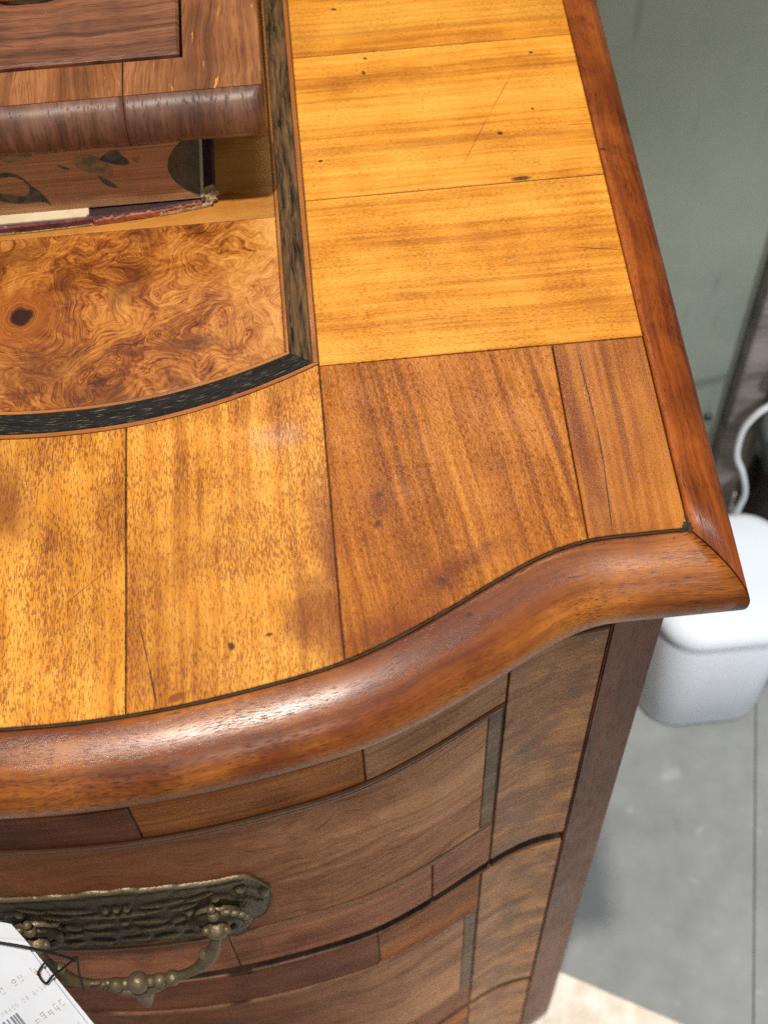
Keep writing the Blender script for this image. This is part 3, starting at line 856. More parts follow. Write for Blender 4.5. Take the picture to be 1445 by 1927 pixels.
def drawer(z0, z1, zb_top, zb_bot, joints_top, joints_bot, xv, skew_t=0.0):
    d = fpatch("drawer", mirror(XE), XE, z0, z1, mCoreD, chest, out=0.0, th=0.016, n=90)
    g = 0.0003
    xa, xb = xv
    e = [None]
    def both(name, x0, x1, za, zb, m, out=0.0012, **k):
        fpatch(name, x0, x1, za, zb, m, d, out=out, th=0.003, **k)
    # end pieces
    for s in (0, 1):
        f_ = (lambda v: v) if s == 0 else mirror
        def P(name, x0, x1, za, zb, m, **k):
            a, b = f_(x0), f_(x1)
            if a > b: a, b = b, a
            fpatch(name, a, b, za, zb, m, d, th=0.003, **k)
        P("end_veneer", xb + .0012, XE, z0 + .0006, z1 - .0004, mEnd, out=.0014)
        P("upright_band", xa, xb, zb_bot + .006, zb_top - .001, mVb, out=.0007)
    # bands with their joints
    for zz0, zz1, joints, mats in ((zb_top + .0035, z1 - .0004, joints_top, mTop), (z0 + .0006, zb_bot, joints_bot, mRed)):
        js = [mirror(xb + .0006)] + joints + [xb + .0006]
        for k in range(len(js) - 1):
            sk = skew_t if zz0 > zb_top else 0.0
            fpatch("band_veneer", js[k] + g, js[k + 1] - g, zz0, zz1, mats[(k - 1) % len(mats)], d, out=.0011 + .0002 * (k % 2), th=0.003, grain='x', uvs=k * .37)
    # stringing
    fpatch("stringing", mirror(xb), xb, zb_top + .0002, zb_top + .0030, mStr, d, out=.0026, th=.004, bev=.0009)
    fpatch("stringing", mirror(xa), xa, zb_top - .0042, zb_top - .0012, mStr, d, out=.0019, th=.004, bev=.0008)
    fpatch("stringing", mirror(xb), xb, zb_bot + .0006, zb_bot + .0052, mStr, d, out=.0018, th=.004, bev=.0008)
    fpatch('top_edge', mirror(XE), XE, z1 + .0001, z1 + .0011, mRail, d, out=.0008, th=.014, n=80, bev=.0003)
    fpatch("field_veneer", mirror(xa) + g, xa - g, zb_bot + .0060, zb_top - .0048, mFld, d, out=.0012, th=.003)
    return d
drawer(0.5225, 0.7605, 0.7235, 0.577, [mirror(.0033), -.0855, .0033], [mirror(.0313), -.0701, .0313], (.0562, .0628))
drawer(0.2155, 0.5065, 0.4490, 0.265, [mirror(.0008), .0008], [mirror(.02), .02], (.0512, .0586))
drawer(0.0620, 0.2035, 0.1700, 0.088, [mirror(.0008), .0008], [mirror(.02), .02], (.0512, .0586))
for z in (0.515, 0.2103):
    fpatch("drawer_divider", mirror(XE - .005), XE - .005, z - .0085, z + .0085, mCoreD, chest, out=-.0110, th=.004, n=80)

# ------------------------------------------------------------------ cast handle
t = NT("old_brass")
tc = t.n('ShaderNodeTexCoord'); oc = tc.outputs['Object']
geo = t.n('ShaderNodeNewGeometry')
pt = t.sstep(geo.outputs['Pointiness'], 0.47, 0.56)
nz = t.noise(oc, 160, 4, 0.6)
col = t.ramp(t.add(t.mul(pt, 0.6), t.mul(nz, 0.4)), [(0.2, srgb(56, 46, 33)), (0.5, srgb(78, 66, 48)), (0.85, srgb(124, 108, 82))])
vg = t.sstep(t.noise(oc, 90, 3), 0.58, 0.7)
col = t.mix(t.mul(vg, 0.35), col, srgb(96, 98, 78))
t.l(col, t.b.inputs['Base Color'])
t.b.inputs['Metallic'].default_value = 0.45
t.l(t.add(0.28, t.mul(nz, 0.3)), t.b.inputs['Roughness'])
t.bump(t.add(t.noise(oc, 700, 3), t.mul(t.noise(oc, 260, 2), 1.5)), 0.5, 0.0006)
M_BR_ = t.m

XH = -0.1105
handle = bpy.data.objects.new("drawer_handle", None); COL.objects.link(handle)
handle.location = (XH, front(XH), 0.63); handle.parent = chest; handle.matrix_parent_inverse = parent_inv(chest)
handle["label"] = "tarnished cast brass handle with ornate leafy backplate"
tp = spline([0, .012, .020, .026, .036, .046, .055, .062, .067], [.0385, .0385, .0355, .0360, .0335, .0330, .0325, .026, .009], 0, -4)
bt = spline([0, .010, .020, .026, .034, .042, .050, .056, .062, .067], [-.0375, -.0375, -.0395, -.0385, -.0400, -.0470, -.0450, -.0300, -.0230, .004], 0, 8)
random.seed(11)
bumps = []
def leaf(x, z, lx, lz, a, h): bumps.append((x, z, lx, lz, a, h))
for s in (0,):
    # rows of overlapping leaves, beads and scrolls
    leaf(0, .031, .012, .0045, 0, .0012); leaf(.018, .030, .0085, .0045, .1, .0012); leaf(.033, .028, .0085, .0045, .12, .0012); leaf(.048, .0275, .010, .0030, .05, .0012)
    for k in range(3): leaf(-.0046 + .0046 * k, .0190, .0019, .0024, 0, .0026)
    leaf(.020, .0185, .0125, .0016, .10, .0018); leaf(.036, .0195, .0085, .0015, .35, .0016)
    leaf(.004, .0105, .0170, .0018, .0, .0022); leaf(.028, .0095, .0075, .0016, .25, .0018)
    leaf(0, -.002, .0024, .0024, 0, .0020); leaf(.0115, -.0035, .0085, .0030, -.22, .0022); leaf(.0125, -.0150, .0085, .0030, .18, .0024); leaf(0, -.0165, .0055, .0050, 0, .0018)
    leaf(.0265, -.0175, .0060, .0030, -.3, .0022); leaf(.0235, -.0060, .0045, .0024, .5, .0020); leaf(0, -.0300, .0072, .0036, 0, .0020); leaf(.0150, -.0300, .0066, .0034, .12, .0022); leaf(.0285, -.0310, .0056, .0034, -.1, .0020)
    leaf(.0300, .0030, .0024, .0024, 0, .0028); leaf(.0545, .0205, .0026, .0024, 0, .0028); leaf(.0430, .0150, .0026, .0022, 0, .0026); leaf(.0640, .0090, .0026, .0040, 0, .0028)
    leaf(.0520, .0080, .0100, .0015, -.7, .0018); leaf(.0570, .0010, .0090, .0015, -.9, .0018); leaf(.0480, .0140, .0095, .0014, -.5, .0018); leaf(.060, .014, .0070, .0014, -1.1, .0016)
def plate_h(x, z):
    x = abs(x); h = 0.0
    for (bx_, bz, lx, lz, a, hh) in bumps:
        dx, dz = x - bx_, z - bz
        if bx_ == 0 or True:
            c, s = math.cos(a), math.sin(a)
            u = (dx * c + dz * s) / lx; v = (-dx * s + dz * c) / lz
            d2 = u * u + v * v
            if d2 < 1.0:
                hv = hh * math.sqrt(1 - d2)
                hv *= 1 - 0.25 * max(0, 1 - abs(v) / 0.25) if lx > .006 else 1
                h = max(h, hv)
    return h
nu, nv = 190, 84
V, F = [], []
for j in range(nv + 1):
    for i in range(nu + 1):
        x = -0.067 + 0.134 * i / nu
        ax = abs(x)
        rip = 0.0016 * abs(math.sin(ax * 190 + .6)) * (0.6 + 0.4 * math.sin(ax * 70))
        zt = tp(ax) + rip; zb = bt(ax) - rip * .8
        q = j / nv
        z = zb + (zt - zb) * q
        edge = min(q, 1 - q) * (zt - zb)
        h = 0.0010 + plate_h(x, z) * 1.0
        if edge < 0.0016: h = 0.0002 + (0.0018) * math.sin(min(1, edge / 0.0016) * math.pi * .75) * .8
        V.append((XH + x, front(XH + x) - 0.0016 - h, 0.630 + z))
for j in range(nv):
    for i in range(nu):
        F.append((j * (nu + 1) + i, j * (nu + 1) + i + 1, (j + 1) * (nu + 1) + i + 1, (j + 1) * (nu + 1) + i))
# rim down to the drawer
rim = [i for i in range(nu + 1)] + [j * (nu + 1) + nu for j in range(1, nv + 1)] + [nv * (nu + 1) + i for i in range(nu - 1, -1, -1)] + [j * (nu + 1) for j in range(nv - 1, 0, -1)]
base = len(V)
for k in rim: V.append((V[k][0], front(V[k][0]) - .0008, V[k][2]))
for k in range(len(rim)):
    k2 = (k + 1) % len(rim)
    F.append((rim[k2], rim[k], base + k, base + k2))
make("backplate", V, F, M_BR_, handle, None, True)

def join_bm(name, builders, mat, parent):
    bm = bmesh.new()
    for fn in builders: fn(bm)
    for f in bm.faces: f.smooth = True
    me = bpy.data.meshes.new(name); bm.to_mesh(me); bm.free()
    return link(name, me, mat, parent)
def b_ball(c, r, s=(1, 1, 1)):
    def fn(bm):
        g = bmesh.ops.create_icosphere(bm, subdivisions=3, radius=1.0)
        for v in g['verts']: v.co = Vector((v.co.x * r * s[0] + c[0], v.co.y * r * s[1] + c[1], v.co.z * r * s[2] + c[2]))
    return fn
def b_torus(c, R0, r, axis='y', nu=36, nv=10, a0=0, a1=360):
    def fn(bm):
        vs = []
        full = (a1 - a0) >= 360
        cnt = nu if full else nu + 1
        for i in range(cnt):
            a = R(a0 + (a1 - a0) * i / nu)
            row = []
            for k in range(nv):
                b = 2 * math.pi * k / nv
                rr = R0 + r * math.cos(b)
                row.append(bm.verts.new((c[0] + rr * math.cos(a), c[1] + r * math.sin(b), c[2] + rr * math.sin(a))))
            vs.append(row)
        for i in range(cnt if full else cnt - 1):
            i2 = (i + 1) % cnt
            for k in range(nv):
                k2 = (k + 1) % nv
                bm.faces.new((vs[i][k], vs[i2][k], vs[i2][k2], vs[i][k2]))
    return fn
def b_tube(pts, rads, seg=14):
    def fn(bm):
        P = [Vector(p) for p in pts]; prev = None; rows = []
        for i, p in enumerate(P):
            tg = (P[min(i + 1, len(P) - 1)] - P[max(i - 1, 0)]).normalized()
            if prev is None:
                a = Vector((0, 1, 0)) if abs(tg.y) < .9 else Vector((1, 0, 0)); prev = tg.cross(a).normalized()
            prev = (prev - tg * prev.dot(tg)).normalized(); b = tg.cross(prev)
            r = rads[i] if hasattr(rads, '__len__') else rads
            rows.append([bm.verts.new(p + (prev * math.cos(2 * math.pi * k / seg) + b * math.sin(2 * math.pi * k / seg)) * r) for k in range(seg)])
        for i in range(len(rows) - 1):
            for k in range(seg):
                k2 = (k + 1) % seg
                bm.faces.new((rows[i][k], rows[i][k2], rows[i + 1][k2], rows[i + 1][k]))
        bm.faces.new(rows[0][::-1]); bm.faces.new(rows[-1])
    return fn
for s in (-1, 1):
    cx = XH + s * 0.0405
    fy = front(cx) - 0.0035
    B = [b_ball((cx, fy, .6215), 0.0115, (1, .45, 1)), b_torus((cx, fy - .0035, .6215), 0.0100, 0.0022), b_ball((cx, fy - .006, .6215), 0.0055, (1, 1, .8)),
         b_ball((cx - .0045, fy - .0075, .6245), .0021), b_ball((cx + .0045, fy - .0075, .6235), .0021),
         b_ball((cx, fy - .004, .6345), .0028), b_ball((cx, fy - .003, .6405), .0020)]
    for k in range(9):   # fringe of small petals on the outer side
        a = R(-70 + 17 * k)
        B.append(b_ball((cx + s * (.0115 + .0022) * math.cos(a), fy - .003, .6215 + (.0137) * math.sin(a)), .0024, (1.1, .7, .7)))
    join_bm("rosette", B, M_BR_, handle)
def bail_pt(u):
    """u from -1 to 1 along the drop handle"""
    a = abs(u)
    pts = [(0, -.1865, .5935), (.012, -.1865, .5930), (.022, -.1860, .5945), (.030, -.1845, .6000), (.0365, -.1815, .6090), (.0395, -.1780, .6170), (.0405, -.1745, .6225)]
    s = a * (len(pts) - 1); i = min(int(s), len(pts) - 2); q = s - i
    p0 = pts[max(i - 1, 0)] if i > 0 else (-pts[1][0], pts[1][1], pts[1][2])
    p1, p2 = pts[i], pts[i + 1]; p3 = pts[min(i + 2, len(pts) - 1)]
    P = [0.5 * (2 * p1[k] + (p2[k] - p0[k]) * q + (2 * p0[k] - 5 * p1[k] + 4 * p2[k] - p3[k]) * q * q + (3 * p1[k] - p0[k] - 3 * p2[k] + p3[k]) * q ** 3) for k in range(3)]
    return (XH + math.copysign(P[0], u), P[1], P[2])
us_ = lin(-1, 1, 81)
rad = [0.0018 + 0.0013 * math.exp(-((abs(u) - .62) / .16) ** 2) + 0.0004 for u in us_]
cz = .5935; cyb = -.1875
B = [b_tube([bail_pt(u) for u in us_], rad), b_ball((XH, cyb, cz), .0052), b_ball((XH - .0100, cyb, cz), .0036), b_ball((XH + .0100, cyb, cz), .0036),
     b_ball((XH - .0058, cyb, cz), .0026), b_ball((XH + .0058, cyb, cz), .0026), b_ball((XH - .0160, cyb + .0005, cz), .0026), b_ball((XH + .0160, cyb + .0005, cz), .0038),
     b_tube([(XH - .016, cyb, cz - .003), (XH - .008, cyb - .0005, cz - .007), (XH, cyb - .001, cz - .009), (XH + .008, cyb - .0005, cz - .007), (XH + .016, cyb, cz - .003)], [.001, .0030, .0040, .0030, .001]),
     b_tube([(XH, cyb, cz - .006), (XH + .0005, cyb, cz - .015), (XH - .001, cyb, cz - .030), (XH - .002, cyb, cz - .046)], [.0046, .0052, .0036, .0004]),
     b_ball((XH + .0345, -.1815, .6075), .0034, (1.3, 1, .8)), b_ball((XH - .0345, -.1815, .6075), .0034, (1.3, 1, .8))]
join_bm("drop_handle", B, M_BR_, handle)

# ------------------------------------------------------------------ price tag on the handle
M_PAPER = plain("white_paper", srgb(222, 225, 232), 0.6, 0, 60, 0.08)
M_INK = plain("grey_print", srgb(182, 178, 178), 0.8)
M_BAR = plain("barcode_print", srgb(126, 130, 140), 0.8)
M_THREAD = plain("black_thread", srgb(22, 22, 26), 0.7)
M_RING = plain("tan_reinforcement", srgb(222, 178, 128), 0.7)
tagr = empty("price_tag", (-0.150, -0.19, 0.6), "white paper price tag with printed rows tied to the brass handle", "tag")
TAG_O = Vector((-0.1364, -0.1965, 0.6968))
ey = Vector((0.0202, -0.0273, -0.0191)).normalized()
ex = Vector((-0.0141, -0.0033, -0.0045)); ex = (ex - ey * ex.dot(ey)).normalized()
o = TAG_O
nz_ = ex.cross(ey)
if nz_.y > 0: nz_ = -nz_
def tag_leaf(name, pts, shift, th=0.0003):
    n = len(pts)
    V = [Vector(p) + nz_ * shift for p in pts] + [Vector(p) + nz_ * (shift - th) for p in pts]
    F = [tuple(range(n)), tuple(range(n, 2 * n))[::-1]] + [(i, n + i, n + (i + 1) % n, (i + 1) % n) for i in range(n)]
    return make(name, V, F, M_PAPER, tagr)
tag_leaf("tag_sheet", [o, o + ey * .075, o + ey * .075 + ex * .055, o + ey * .020 + ex * .055, Vector((-0.1707, -0.1887, 0.6986))], 0.0)
tag_leaf("tag_back_sheet", [Vector((-0.1374, -0.1953, 0.6976)), o + ey * .076 - ex * .0018, o + ey * .076 + ex * .055, Vector((-0.1600, -0.1846, 0.7043)), Vector((-0.1428, -0.1889, 0.7021))], -0.0022)
if nz_.y > 0: nz_ = -nz_
def print_marks(name, rows, mat, parent):
    V, F = [], []
    for (a, b, wa, hb) in rows:
        c = o + ex * a + ey * b + nz_ * 0.0002
        k = len(V)
        V += [c, c + ex * wa, c + ex * wa + ey * hb, c + ey * hb]
        F.append((k, k + 1, k + 2, k + 3))
    return make(name, V, F, mat, parent, None, False)
rnd = random.Random(5)
rows = []
def textrow(a0, b0, nchar, pitch, hh, slope):
    for k in range(nchar):
        a = a0 + k * pitch
        w_ = pitch * .13
        if rnd.random() < .15: continue
        if rnd.random() < .8: rows.append((a, b0 + hh * rnd.choice((0, 0, .4)), w_, hh * rnd.choice((.5, .6, 1.0))))
        rows.append((a + pitch * .42, b0 + hh * rnd.choice((0, .4)), w_, hh * rnd.choice((.5, .6))))
        for q in rnd.sample((0, .44, .86), rnd.choice((1, 2, 3))):
            rows.append((a, b0 + hh * q, pitch * .5, hh * .13))
for (a0, b0, n_, p_, h_) in ((.003, .007, 8, .0032, .0028), (.002, .0155, 14, .0018, .0018), (.002, .0245, 5, .0032, .0028), (.002, .036, 9, .0018, .0018), (.004, .056, 12, .0030, .0026)):
    textrow(a0, b0, n_, p_, h_, 0.0)
print_marks("printed_rows", rows, M_INK, tagr)
bars = []
a = .0205
while a < .050:
    w_ = rnd.choice((.0004, .0004, .0008, .0011)); bars.append((a, .0188, w_, .013)); a += w_ + rnd.choice((.0004, .0007, .001))
print_marks("barcode", bars, M_BAR, tagr)
hp = Vector((-0.1334, -0.2062, 0.6915)); hp = hp - nz_ * (hp - o).dot(nz_) + nz_ * .0003
join_bm("hole_ring", [b_torus(hp, .0009, .0004)], M_RING, tagr)
K = Vector((-0.1225, -0.197, 0.6756))
tube("tie_thread", path([hp - nz_ * .001, hp + nz_ * .0008, Vector((-0.1323, -0.2048, 0.6933)), Vector((-0.1288, -0.2020, 0.6955)), Vector((-0.1272, -0.2030, 0.6925)), Vector((-0.1262, -0.2060, 0.6900))], 40), 0.0005, M_THREAD, tagr, 8)
tube("tie_thread", path([hp, Vector((-0.1321, -0.2078, 0.6912)), Vector((-0.1302, -0.2094, 0.6901)), Vector((-0.1273, -0.2073, 0.6920)), Vector((-0.1245, -0.203, 0.686)), K, Vector((-0.1240, -0.193, 0.662)), Vector((-0.1290, -0.191, 0.635)), Vector((-0.1344, -0.190, 0.598))], 70), 0.0005, M_THREAD, tagr, 8)
tube("tie_thread", path([K, Vector((-0.1290, -0.1970, 0.6880)), Vector((-0.1359, -0.1971, 0.6989)), Vector((-0.1469, -0.1943, 0.6997)), Vector((-0.1700, -0.1890, 0.7005))], 40), 0.0006, M_THREAD, tagr, 8)
join_bm("thread_knot", [b_ball(K, .0013)], M_THREAD, tagr)

# ------------------------------------------------------------------ old book on the top
book = empty("old_book", (-0.13, 0.2, H), "old thick book with brown page edges and worn marbled cover lying under the wooden box", "book")
BX1 = -0.0390   # outer limit of the covers on the right
BX0 = -0.34
BZ = 0.0448
t = NT("page_edges")
tc = t.n('ShaderNodeTexCoord'); s3 = t.xyz(tc.outputs['Object'])
ln = t.noise(t.comb(t.mul(s3[0], 14), t.mul(s3[1], 14), t.mul(s3[2], 1900)), 1.0, 3, 0.65)
bl_ = t.noise(tc.outputs['Object'], 60, 4, 0.6)
col = t.ramp(ln, [(0.3, srgb(138, 96, 62)), (0.6, srgb(176, 132, 92)), (0.8, srgb(198, 158, 118))])
col = t.mix(t.mul(t.sstep(bl_, 0.5, 0.72), 0.5), col, srgb(142, 92, 56))
t.l(col, t.b.inputs['Base Color']); t.b.inputs['Roughness'].default_value = 0.75
t.bump(ln, 0.5, 0.0008)
M_PAGE = t.m
M_FORE = plain("fore_edge", srgb(112, 98, 76), 0.7, 0, 120, 0.4, 0.3, 900)
t = NT("marbled_leather")
tc = t.n('ShaderNodeTexCoord'); oc = tc.outputs['Object']
w_ = t.noise(oc, 140, 4, 0.7, 1.5)
col = t.ramp(w_, [(0.3, srgb(44, 24, 34)), (0.46, srgb(92, 34, 40)), (0.56, srgb(120, 56, 48)), (0.64, srgb(62, 58, 92)), (0.74, srgb(200, 184, 160))])
t.l(col, t.b.inputs['Base Color']); t.b.inputs['Roughness'].default_value = 0.6
M_MARB = t.m
M_LEA = plain("purple_brown_leather", srgb(66, 36, 40), 0.55, 0, 160, 0.5, 0.4, 600)
M_WORN = plain("worn_leather_edge", srgb(188, 106, 72), 0.75, 0, 260, 0.4, 0.5, 900, srgb(126, 66, 46))
M_BUFF = plain("frayed_board", srgb(196, 170, 128), 0.85, 0, 420, 0.4, 0.6, 900, srgb(140, 112, 78))
M_CREAM = plain("pastedown_paper", srgb(214, 196, 162), 0.8, 0, 80, 0.15)
def cov_y(x):  # slightly warped front edge of the lower board
    k = max(0.0, (x + 0.16) / 0.121)
    return 0.0872 + 0.0075 * k ** 3.0
# lower board
xs = lin(BX0, BX1 - .004, 40)
P = [(x, cov_y(x) + .0007) for x in xs] + [(BX1 - .0012, cov_y(BX1) + .0014), (BX1, cov_y(BX1) + .004), (BX1, 0.36 - .06), (BX0, 0.30)]
lower = prism("lower_cover", P, H + .0002, H + .0040, M_LEA, book, bev=.0008)
upper = prism("upper_cover", [(p[0], p[1] + .006) for p in P], H + BZ - .0040, H + BZ - .0003, M_LEA, book, bev=.0008)
# edge of the lower board : marbled paper, worn leather, frayed corner
def edge_strip(name, xa, xb, z0, z1, mat, proud=0.0004, jag=0.0):
    n = 40; V = []; F = []
    rn = random.Random(int(abs(xa) * 1e5))
    for i in range(n + 1):
        x = xa + (xb - xa) * i / n
        y = cov_y(x) + .0007 - proud
        j = rn.uniform(-jag, jag)
        for (yy, zz) in ((y + .0015, z1 + j), (y, z1 + j - .0003), (y - .0001, z0 + .0002), (y + .0015, z0)): V.append((x, yy, zz))
    for i in range(n):
        for k in range(3): F.append((i * 4 + k, (i + 1) * 4 + k, (i + 1) * 4 + k + 1, i * 4 + k + 1))
    F.append((0, 1, 2, 3)); F.append(tuple(n * 4 + k for k in (3, 2, 1, 0)))
    return make(name, V, F, mat, lower, None, False)
edge_strip("marbled_edge", BX0, -0.0935, H + .0012, H + .0042, M_MARB)
edge_strip("worn_edge", BX0, -0.0935, H + .0003, H + .0014, M_BUFF, .0006, .0004)
edge_strip("worn_edge", -0.0930, -0.0450, H + .0003, H + .0033, M_WORN, .0008, .0006)
edge_strip("worn_edge", -0.0640, -0.0420, H + .0003, H + .0019, M_BUFF, .0011, .0005)
lump("frayed_corner", (BX1 - .0026, cov_y(BX1) + .0035, H + .0026), (.0036, .0046, .0031), M_BUFF, 9, lower)
# strip of pastedown showing along the left of the lower board
prism("pastedown", [(BX0, cov_y(BX0) + .0016), (-0.0960, cov_y(-.096) + .0016), (-0.0945, cov_y(-.094) + .0030), (-0.096, .12), (BX0, .12)], H + .0040, H + .0052, M_CREAM, lower, bev=.0003)
# text block: hollow fore edge on the right
TB0, TB1 = H + .0053, H + BZ - .0042
n = 24; V = []; F = []
ring_f = []; ring_b = []
depth = 0.0125
zs = lin(TB0, TB1, n)
def fore_x(z):
    q = (z - TB0) / (TB1 - TB0) * 2 - 1
    return BX1 - .0062 - depth * (1 - q * q) * 0.95
tb_y = 0.0945
for z in zs:
    q = (z - TB0) / (TB1 - TB0)
    yb_ = tb_y + 0.0030 * q
    V.append((BX0 + .004, yb_, z)); V.append((fore_x(z), yb_ + .0, z)); V.append((fore_x(z), 0.29, z)); V.append((BX0 + .004, 0.29, z))
for i in range(n - 1):
    for k in range(4): F.append((i * 4 + k, i * 4 + (k + 1) % 4, (i + 1) * 4 + (k + 1) % 4, (i + 1) * 4 + k))
F.append((3, 2, 1, 0)); F.append(tuple((n - 1) * 4 + k for k in range(4)))
tbm = make("text_block", V, F, M_PAGE, book)
tbm.data.materials.append(M_FORE)
for p in tbm.data.polygons:
    if p.normal.x > 0.3 and abs(p.normal.z) < .9: p.material_index = 1
# flat end leaf standing against the lower board at the right
prism("end_leaf", [(fore_x(TB0) - .002, tb_y + .001), (BX1 - .0050, tb_y + .0015), (BX1 - .0050, .28), (fore_x(TB0) - .002, .28)], H + .0041, H + .0050, M_CREAM, book, bev=.0002)
# painted ornaments on the page edges (flat ink on the block)
M_INKD = plain("dark_green_ink", srgb(44, 54, 52), 0.7, 0, 240, 0.5, 0, 200, srgb(96, 92, 74))
M_INKL = plain("faded_green_ink", srgb(96, 92, 70), 0.7, 0, 240, 0.5, 0, 200, srgb(150, 120, 86))
def ink(name, poly, mat, hole=None):
    def P3(x, z):
        q = (z - TB0) / (TB1 - TB0)
        return (x, tb_y + .0030 * q - .00012, z)
    if hole:
        n = len(poly); V = [P3(*p) for p in poly] + [P3(*p) for p in hole]
        F = [(i, (i + 1) % n, n + (i + 1) % n, n + i) for i in range(n)]
    else:
        V = [P3(*p) for p in poly]; F = [tuple(range(len(V)))]
    return make(name, V, F, mat, tbm)
def smooth_poly(P, k=4):
    out = []; n = len(P)
    for i in range(n):
        p0, p1, p2, p3 = [np.array(P[(i + d) % n]) for d in (-1, 0, 1, 2)]
        for j in range(k):
            u = j / k
            out.append(tuple(0.5 * ((2 * p1) + (p2 - p0) * u + (2 * p0 - 5 * p1 + 4 * p2 - p3) * u * u + (3 * p1 - p0 - 3 * p2 + p3) * u ** 3)))
    return out
ring_o = [(-.1355, .8245), (-.128, .8283), (-.1225, .8275), (-.1187, .8243), (-.116, .8195), (-.1136, .8167), (-.1101, .8087), (-.1136, .8110), (-.1207, .8106), (-.1273, .8118), (-.134, .8150), (-.137, .820)]
ring_i = [(-.1335, .8235), (-.1285, .8256), (-.1228, .8258), (-.1190, .8231), (-.1175, .8197), (-.1176, .8175), (-.1182, .8160), (-.1195, .8151), (-.1215, .8149), (-.1264, .8160), (-.131, .8178), (-.1345, .8205)]
ink("ink_ornament", smooth_poly(ring_o), M_INKD, smooth_poly(ring_i))
ink("ink_ornament", smooth_poly([(-.0961, .8319), (-.0928, .834), (-.0873, .8333), (-.0824, .8293), (-.0806, .8247), (-.0811, .8216), (-.0849, .8224), (-.0912, .8251), (-.0951, .8281)]), M_INKL)
ink("ink_ornament", smooth_poly([(-.0872, .8224), (-.0832, .8194), (-.0798, .8151), (-.0838, .8162), (-.0865, .8198)]), M_INKD)
ink("ink_ornament", smooth_poly([(-.0846, .8315), (-.0803, .8346), (-.0764, .8351), (-.0755, .8325), (-.0729, .8291), (-.0738, .827), (-.0793, .8277), (-.0834, .8300)]), M_INKD)
ink("ink_ornament", smooth_poly([(-.1031, .83), (-.1006, .829), (-.0983, .8272), (-.1009, .8275)]), M_INKD)
ink("ink_ornament", smooth_poly([(-.071, .8298), (-.068, .8308), (-.0682, .8291), (-.0688, .8276), (-.0708, .8286)]), M_INKL)
ink("ink_ornament", smooth_poly([(-.126, .836), (-.118, .8372), (-.112, .8364), (-.117, .8340), (-.123, .8335)]), M_INKL)

# ------------------------------------------------------------------ wooden box resting on the book
OAK = dict(light=srgb(176, 116, 70), mid=srgb(142, 88, 50), dark=srgb(108, 65, 38))
FLK = (60, 420, .655, .85, srgb(220, 150, 62))
mFr = wood("dark_oak_frame", **OAK, seed=81, pore=(90, 1500), pore_amt=.5, pore_thr=.52, spec_rough=.36, fig=(6, 90), flecks=FLK, patina=.6, bigm=18)
mFr2 = wood("dark_oak_side", **OAK, seed=82.4, pore=(90, 1500), pore_amt=.5, pore_thr=.52, spec_rough=.36, fig=(6, 90), flecks=(52, 360, .65, .85, srgb(220, 150, 62)), patina=.6, bigm=18)
mEdge = wood("dark_oak_end_grain", srgb(130, 88, 66), srgb(102, 66, 49), srgb(76, 48, 36), seed=83, pore=(220, 900), pore_amt=.5, spec_rough=.42, fig=(30, 90), patina=.5, bigm=40, spec=.5)
mPan = wood("dark_oak_panel", srgb(158, 102, 72), srgb(122, 76, 53), srgb(74, 44, 32), seed=84, pore=(80, 1400), pore_amt=.6, pore_thr=.52, spec_rough=.38, fig=(6, 80), stripe_amt=.6, patina=.4)
M_BRASS = plain("yellow_brass", srgb(206, 170, 92), 0.3, 0.9, 200, 0.4)
XBx = -0.0118; YBx = 0.0868; ZB0 = H + BZ; ZB1 = ZB0 + 0.0195
X0x = -0.33; Y1x = 0.345
bxr = empty("wooden_box", (-0.17, 0.21, ZB0), "dark oak box with rounded front edge resting on the old book", "box")
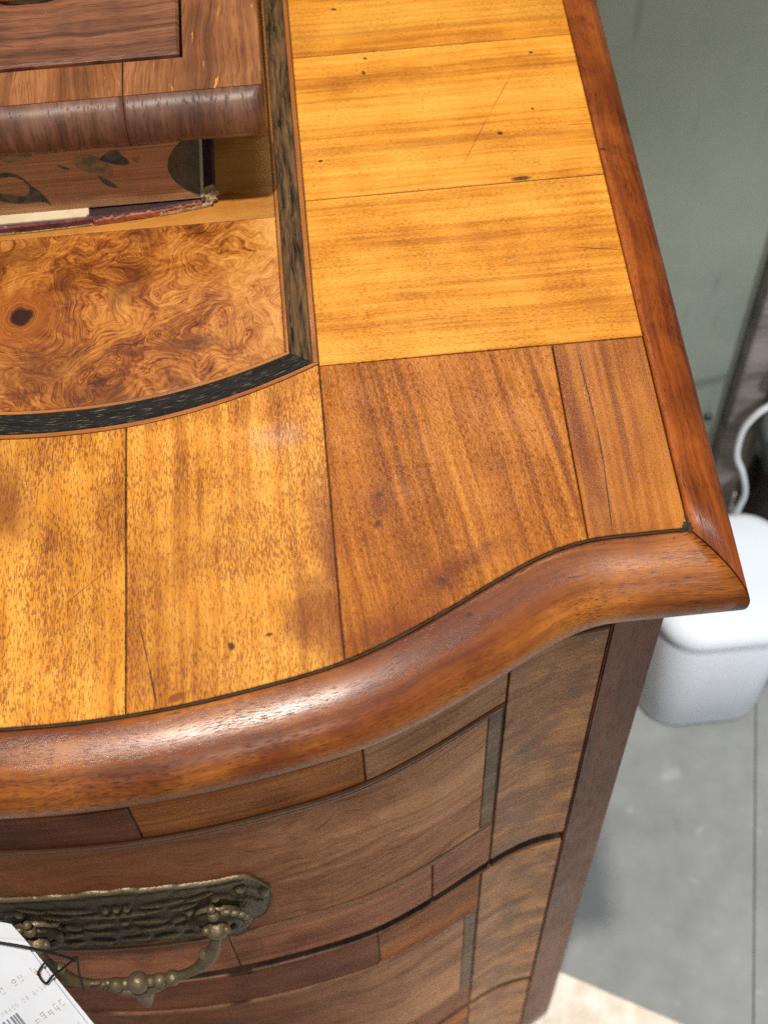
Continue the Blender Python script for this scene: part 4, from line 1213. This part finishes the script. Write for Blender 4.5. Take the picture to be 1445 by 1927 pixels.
# front roll : section in (y, z) swept along x ; grain runs front to back
def lipped(name, x0, x1, mat, n=14):
    sec = [(0.0300, ZB0), (0.0022, ZB0), (0.0008, ZB0 + 0.00087), (0.0001, ZB0 + 0.00347), (0.0, ZB0 + 0.00693), (0.0006, ZB0 + 0.01040), (0.0019, ZB0 + 0.01343), (0.0038, ZB0 + 0.01612), (0.0062, ZB0 + 0.01803), (0.0090, ZB0 + 0.01907), (0.0125, ZB1 - .0001), (0.0300, ZB1)]
    V, F, UV = [], [], []
    acc = [0.0]
    for i in range(1, len(sec)): acc.append(acc[-1] + math.hypot(sec[i][0] - sec[i - 1][0], sec[i][1] - sec[i - 1][1]))
    for i in range(n + 1):
        x = x0 + (x1 - x0) * i / n
        for k, (y, z) in enumerate(sec):
            wav = 0.00035 * math.sin(x * 160 + z * 40) * (1 if 0 < k < 11 else 0)
            rnd_ = 0.0045 * max(0, 1 - (XBx - x) / .005) ** 2.5 if 0 < k < 10 else 0
            V.append((x, YBx + y + wav + rnd_, z)); UV.append((acc[k], x))
    m = len(sec)
    for i in range(n):
        for k in range(m):
            k2 = (k + 1) % m
            F.append((i * m + k, (i + 1) * m + k, (i + 1) * m + k2, i * m + k2))
    F.append(tuple(range(m))); F.append(tuple(n * m + k for k in range(m))[::-1])
    o = make(name, V, F, mat, bxr, UV, True)
    for f in o.data.polygons[-2:]: f.use_smooth = False
    return o
XCR = -0.0690
lipped("front_rail", X0x, XCR - .0001, mEdge, 60)
lipped("front_rail", XCR + .0001, XBx, mEdge, 50)
XP = -0.0442; YP = 0.1165
# top boards of the frame, laid on the rail line, grain from front to back
prism("frame_board", [(X0x, YBx + .0100), (XCR - .0003, YBx + .0100), (XCR - .0003, YP), (X0x, YP)], ZB1 - .010, ZB1 + .00015, mFr, bxr, 'y', .0001)
prism("frame_board", [(XCR + .0003, YBx + .0100), (XBx - .0006, YBx + .0100), (XBx - .0004, Y1x), (XP, Y1x), (XP, YP), (XCR + .0003, YP)], ZB1 - .010, ZB1 + .00015, mFr2, bxr, 'y', .0001)
prism("box_bottom", [(X0x, YBx + .02), (XBx - .0008, YBx + .02), (XBx - .0008, Y1x), (X0x, Y1x)], ZB0 + .0001, ZB1 - .011, mEdge, bxr, 'x', .0005)
pan = prism("panel", [(X0x, YP + .0011), (XP - .0011, YP + .0011), (XP - .0011, Y1x), (X0x, Y1x)], ZB1 - .0105, ZB1 + .0022, mPan, bxr, 'x', .0012)
# brass fitting on the panel
join_bm("brass_fitting", [b_tube(path([(-.122, 0.1600, ZB1 + .004), (-.117, 0.1570, ZB1 + .006), (-.109, 0.1565, ZB1 + .007), (-.101, 0.1570, ZB1 + .006), (-.096, 0.1600, ZB1 + .004)], 24), .0022),
                          b_ball((-.122, 0.1615, ZB1 + .0035), .0035, (1, 1, .6)), b_ball((-.096, 0.1615, ZB1 + .0035), .0035, (1, 1, .6))], M_BRASS, bxr)
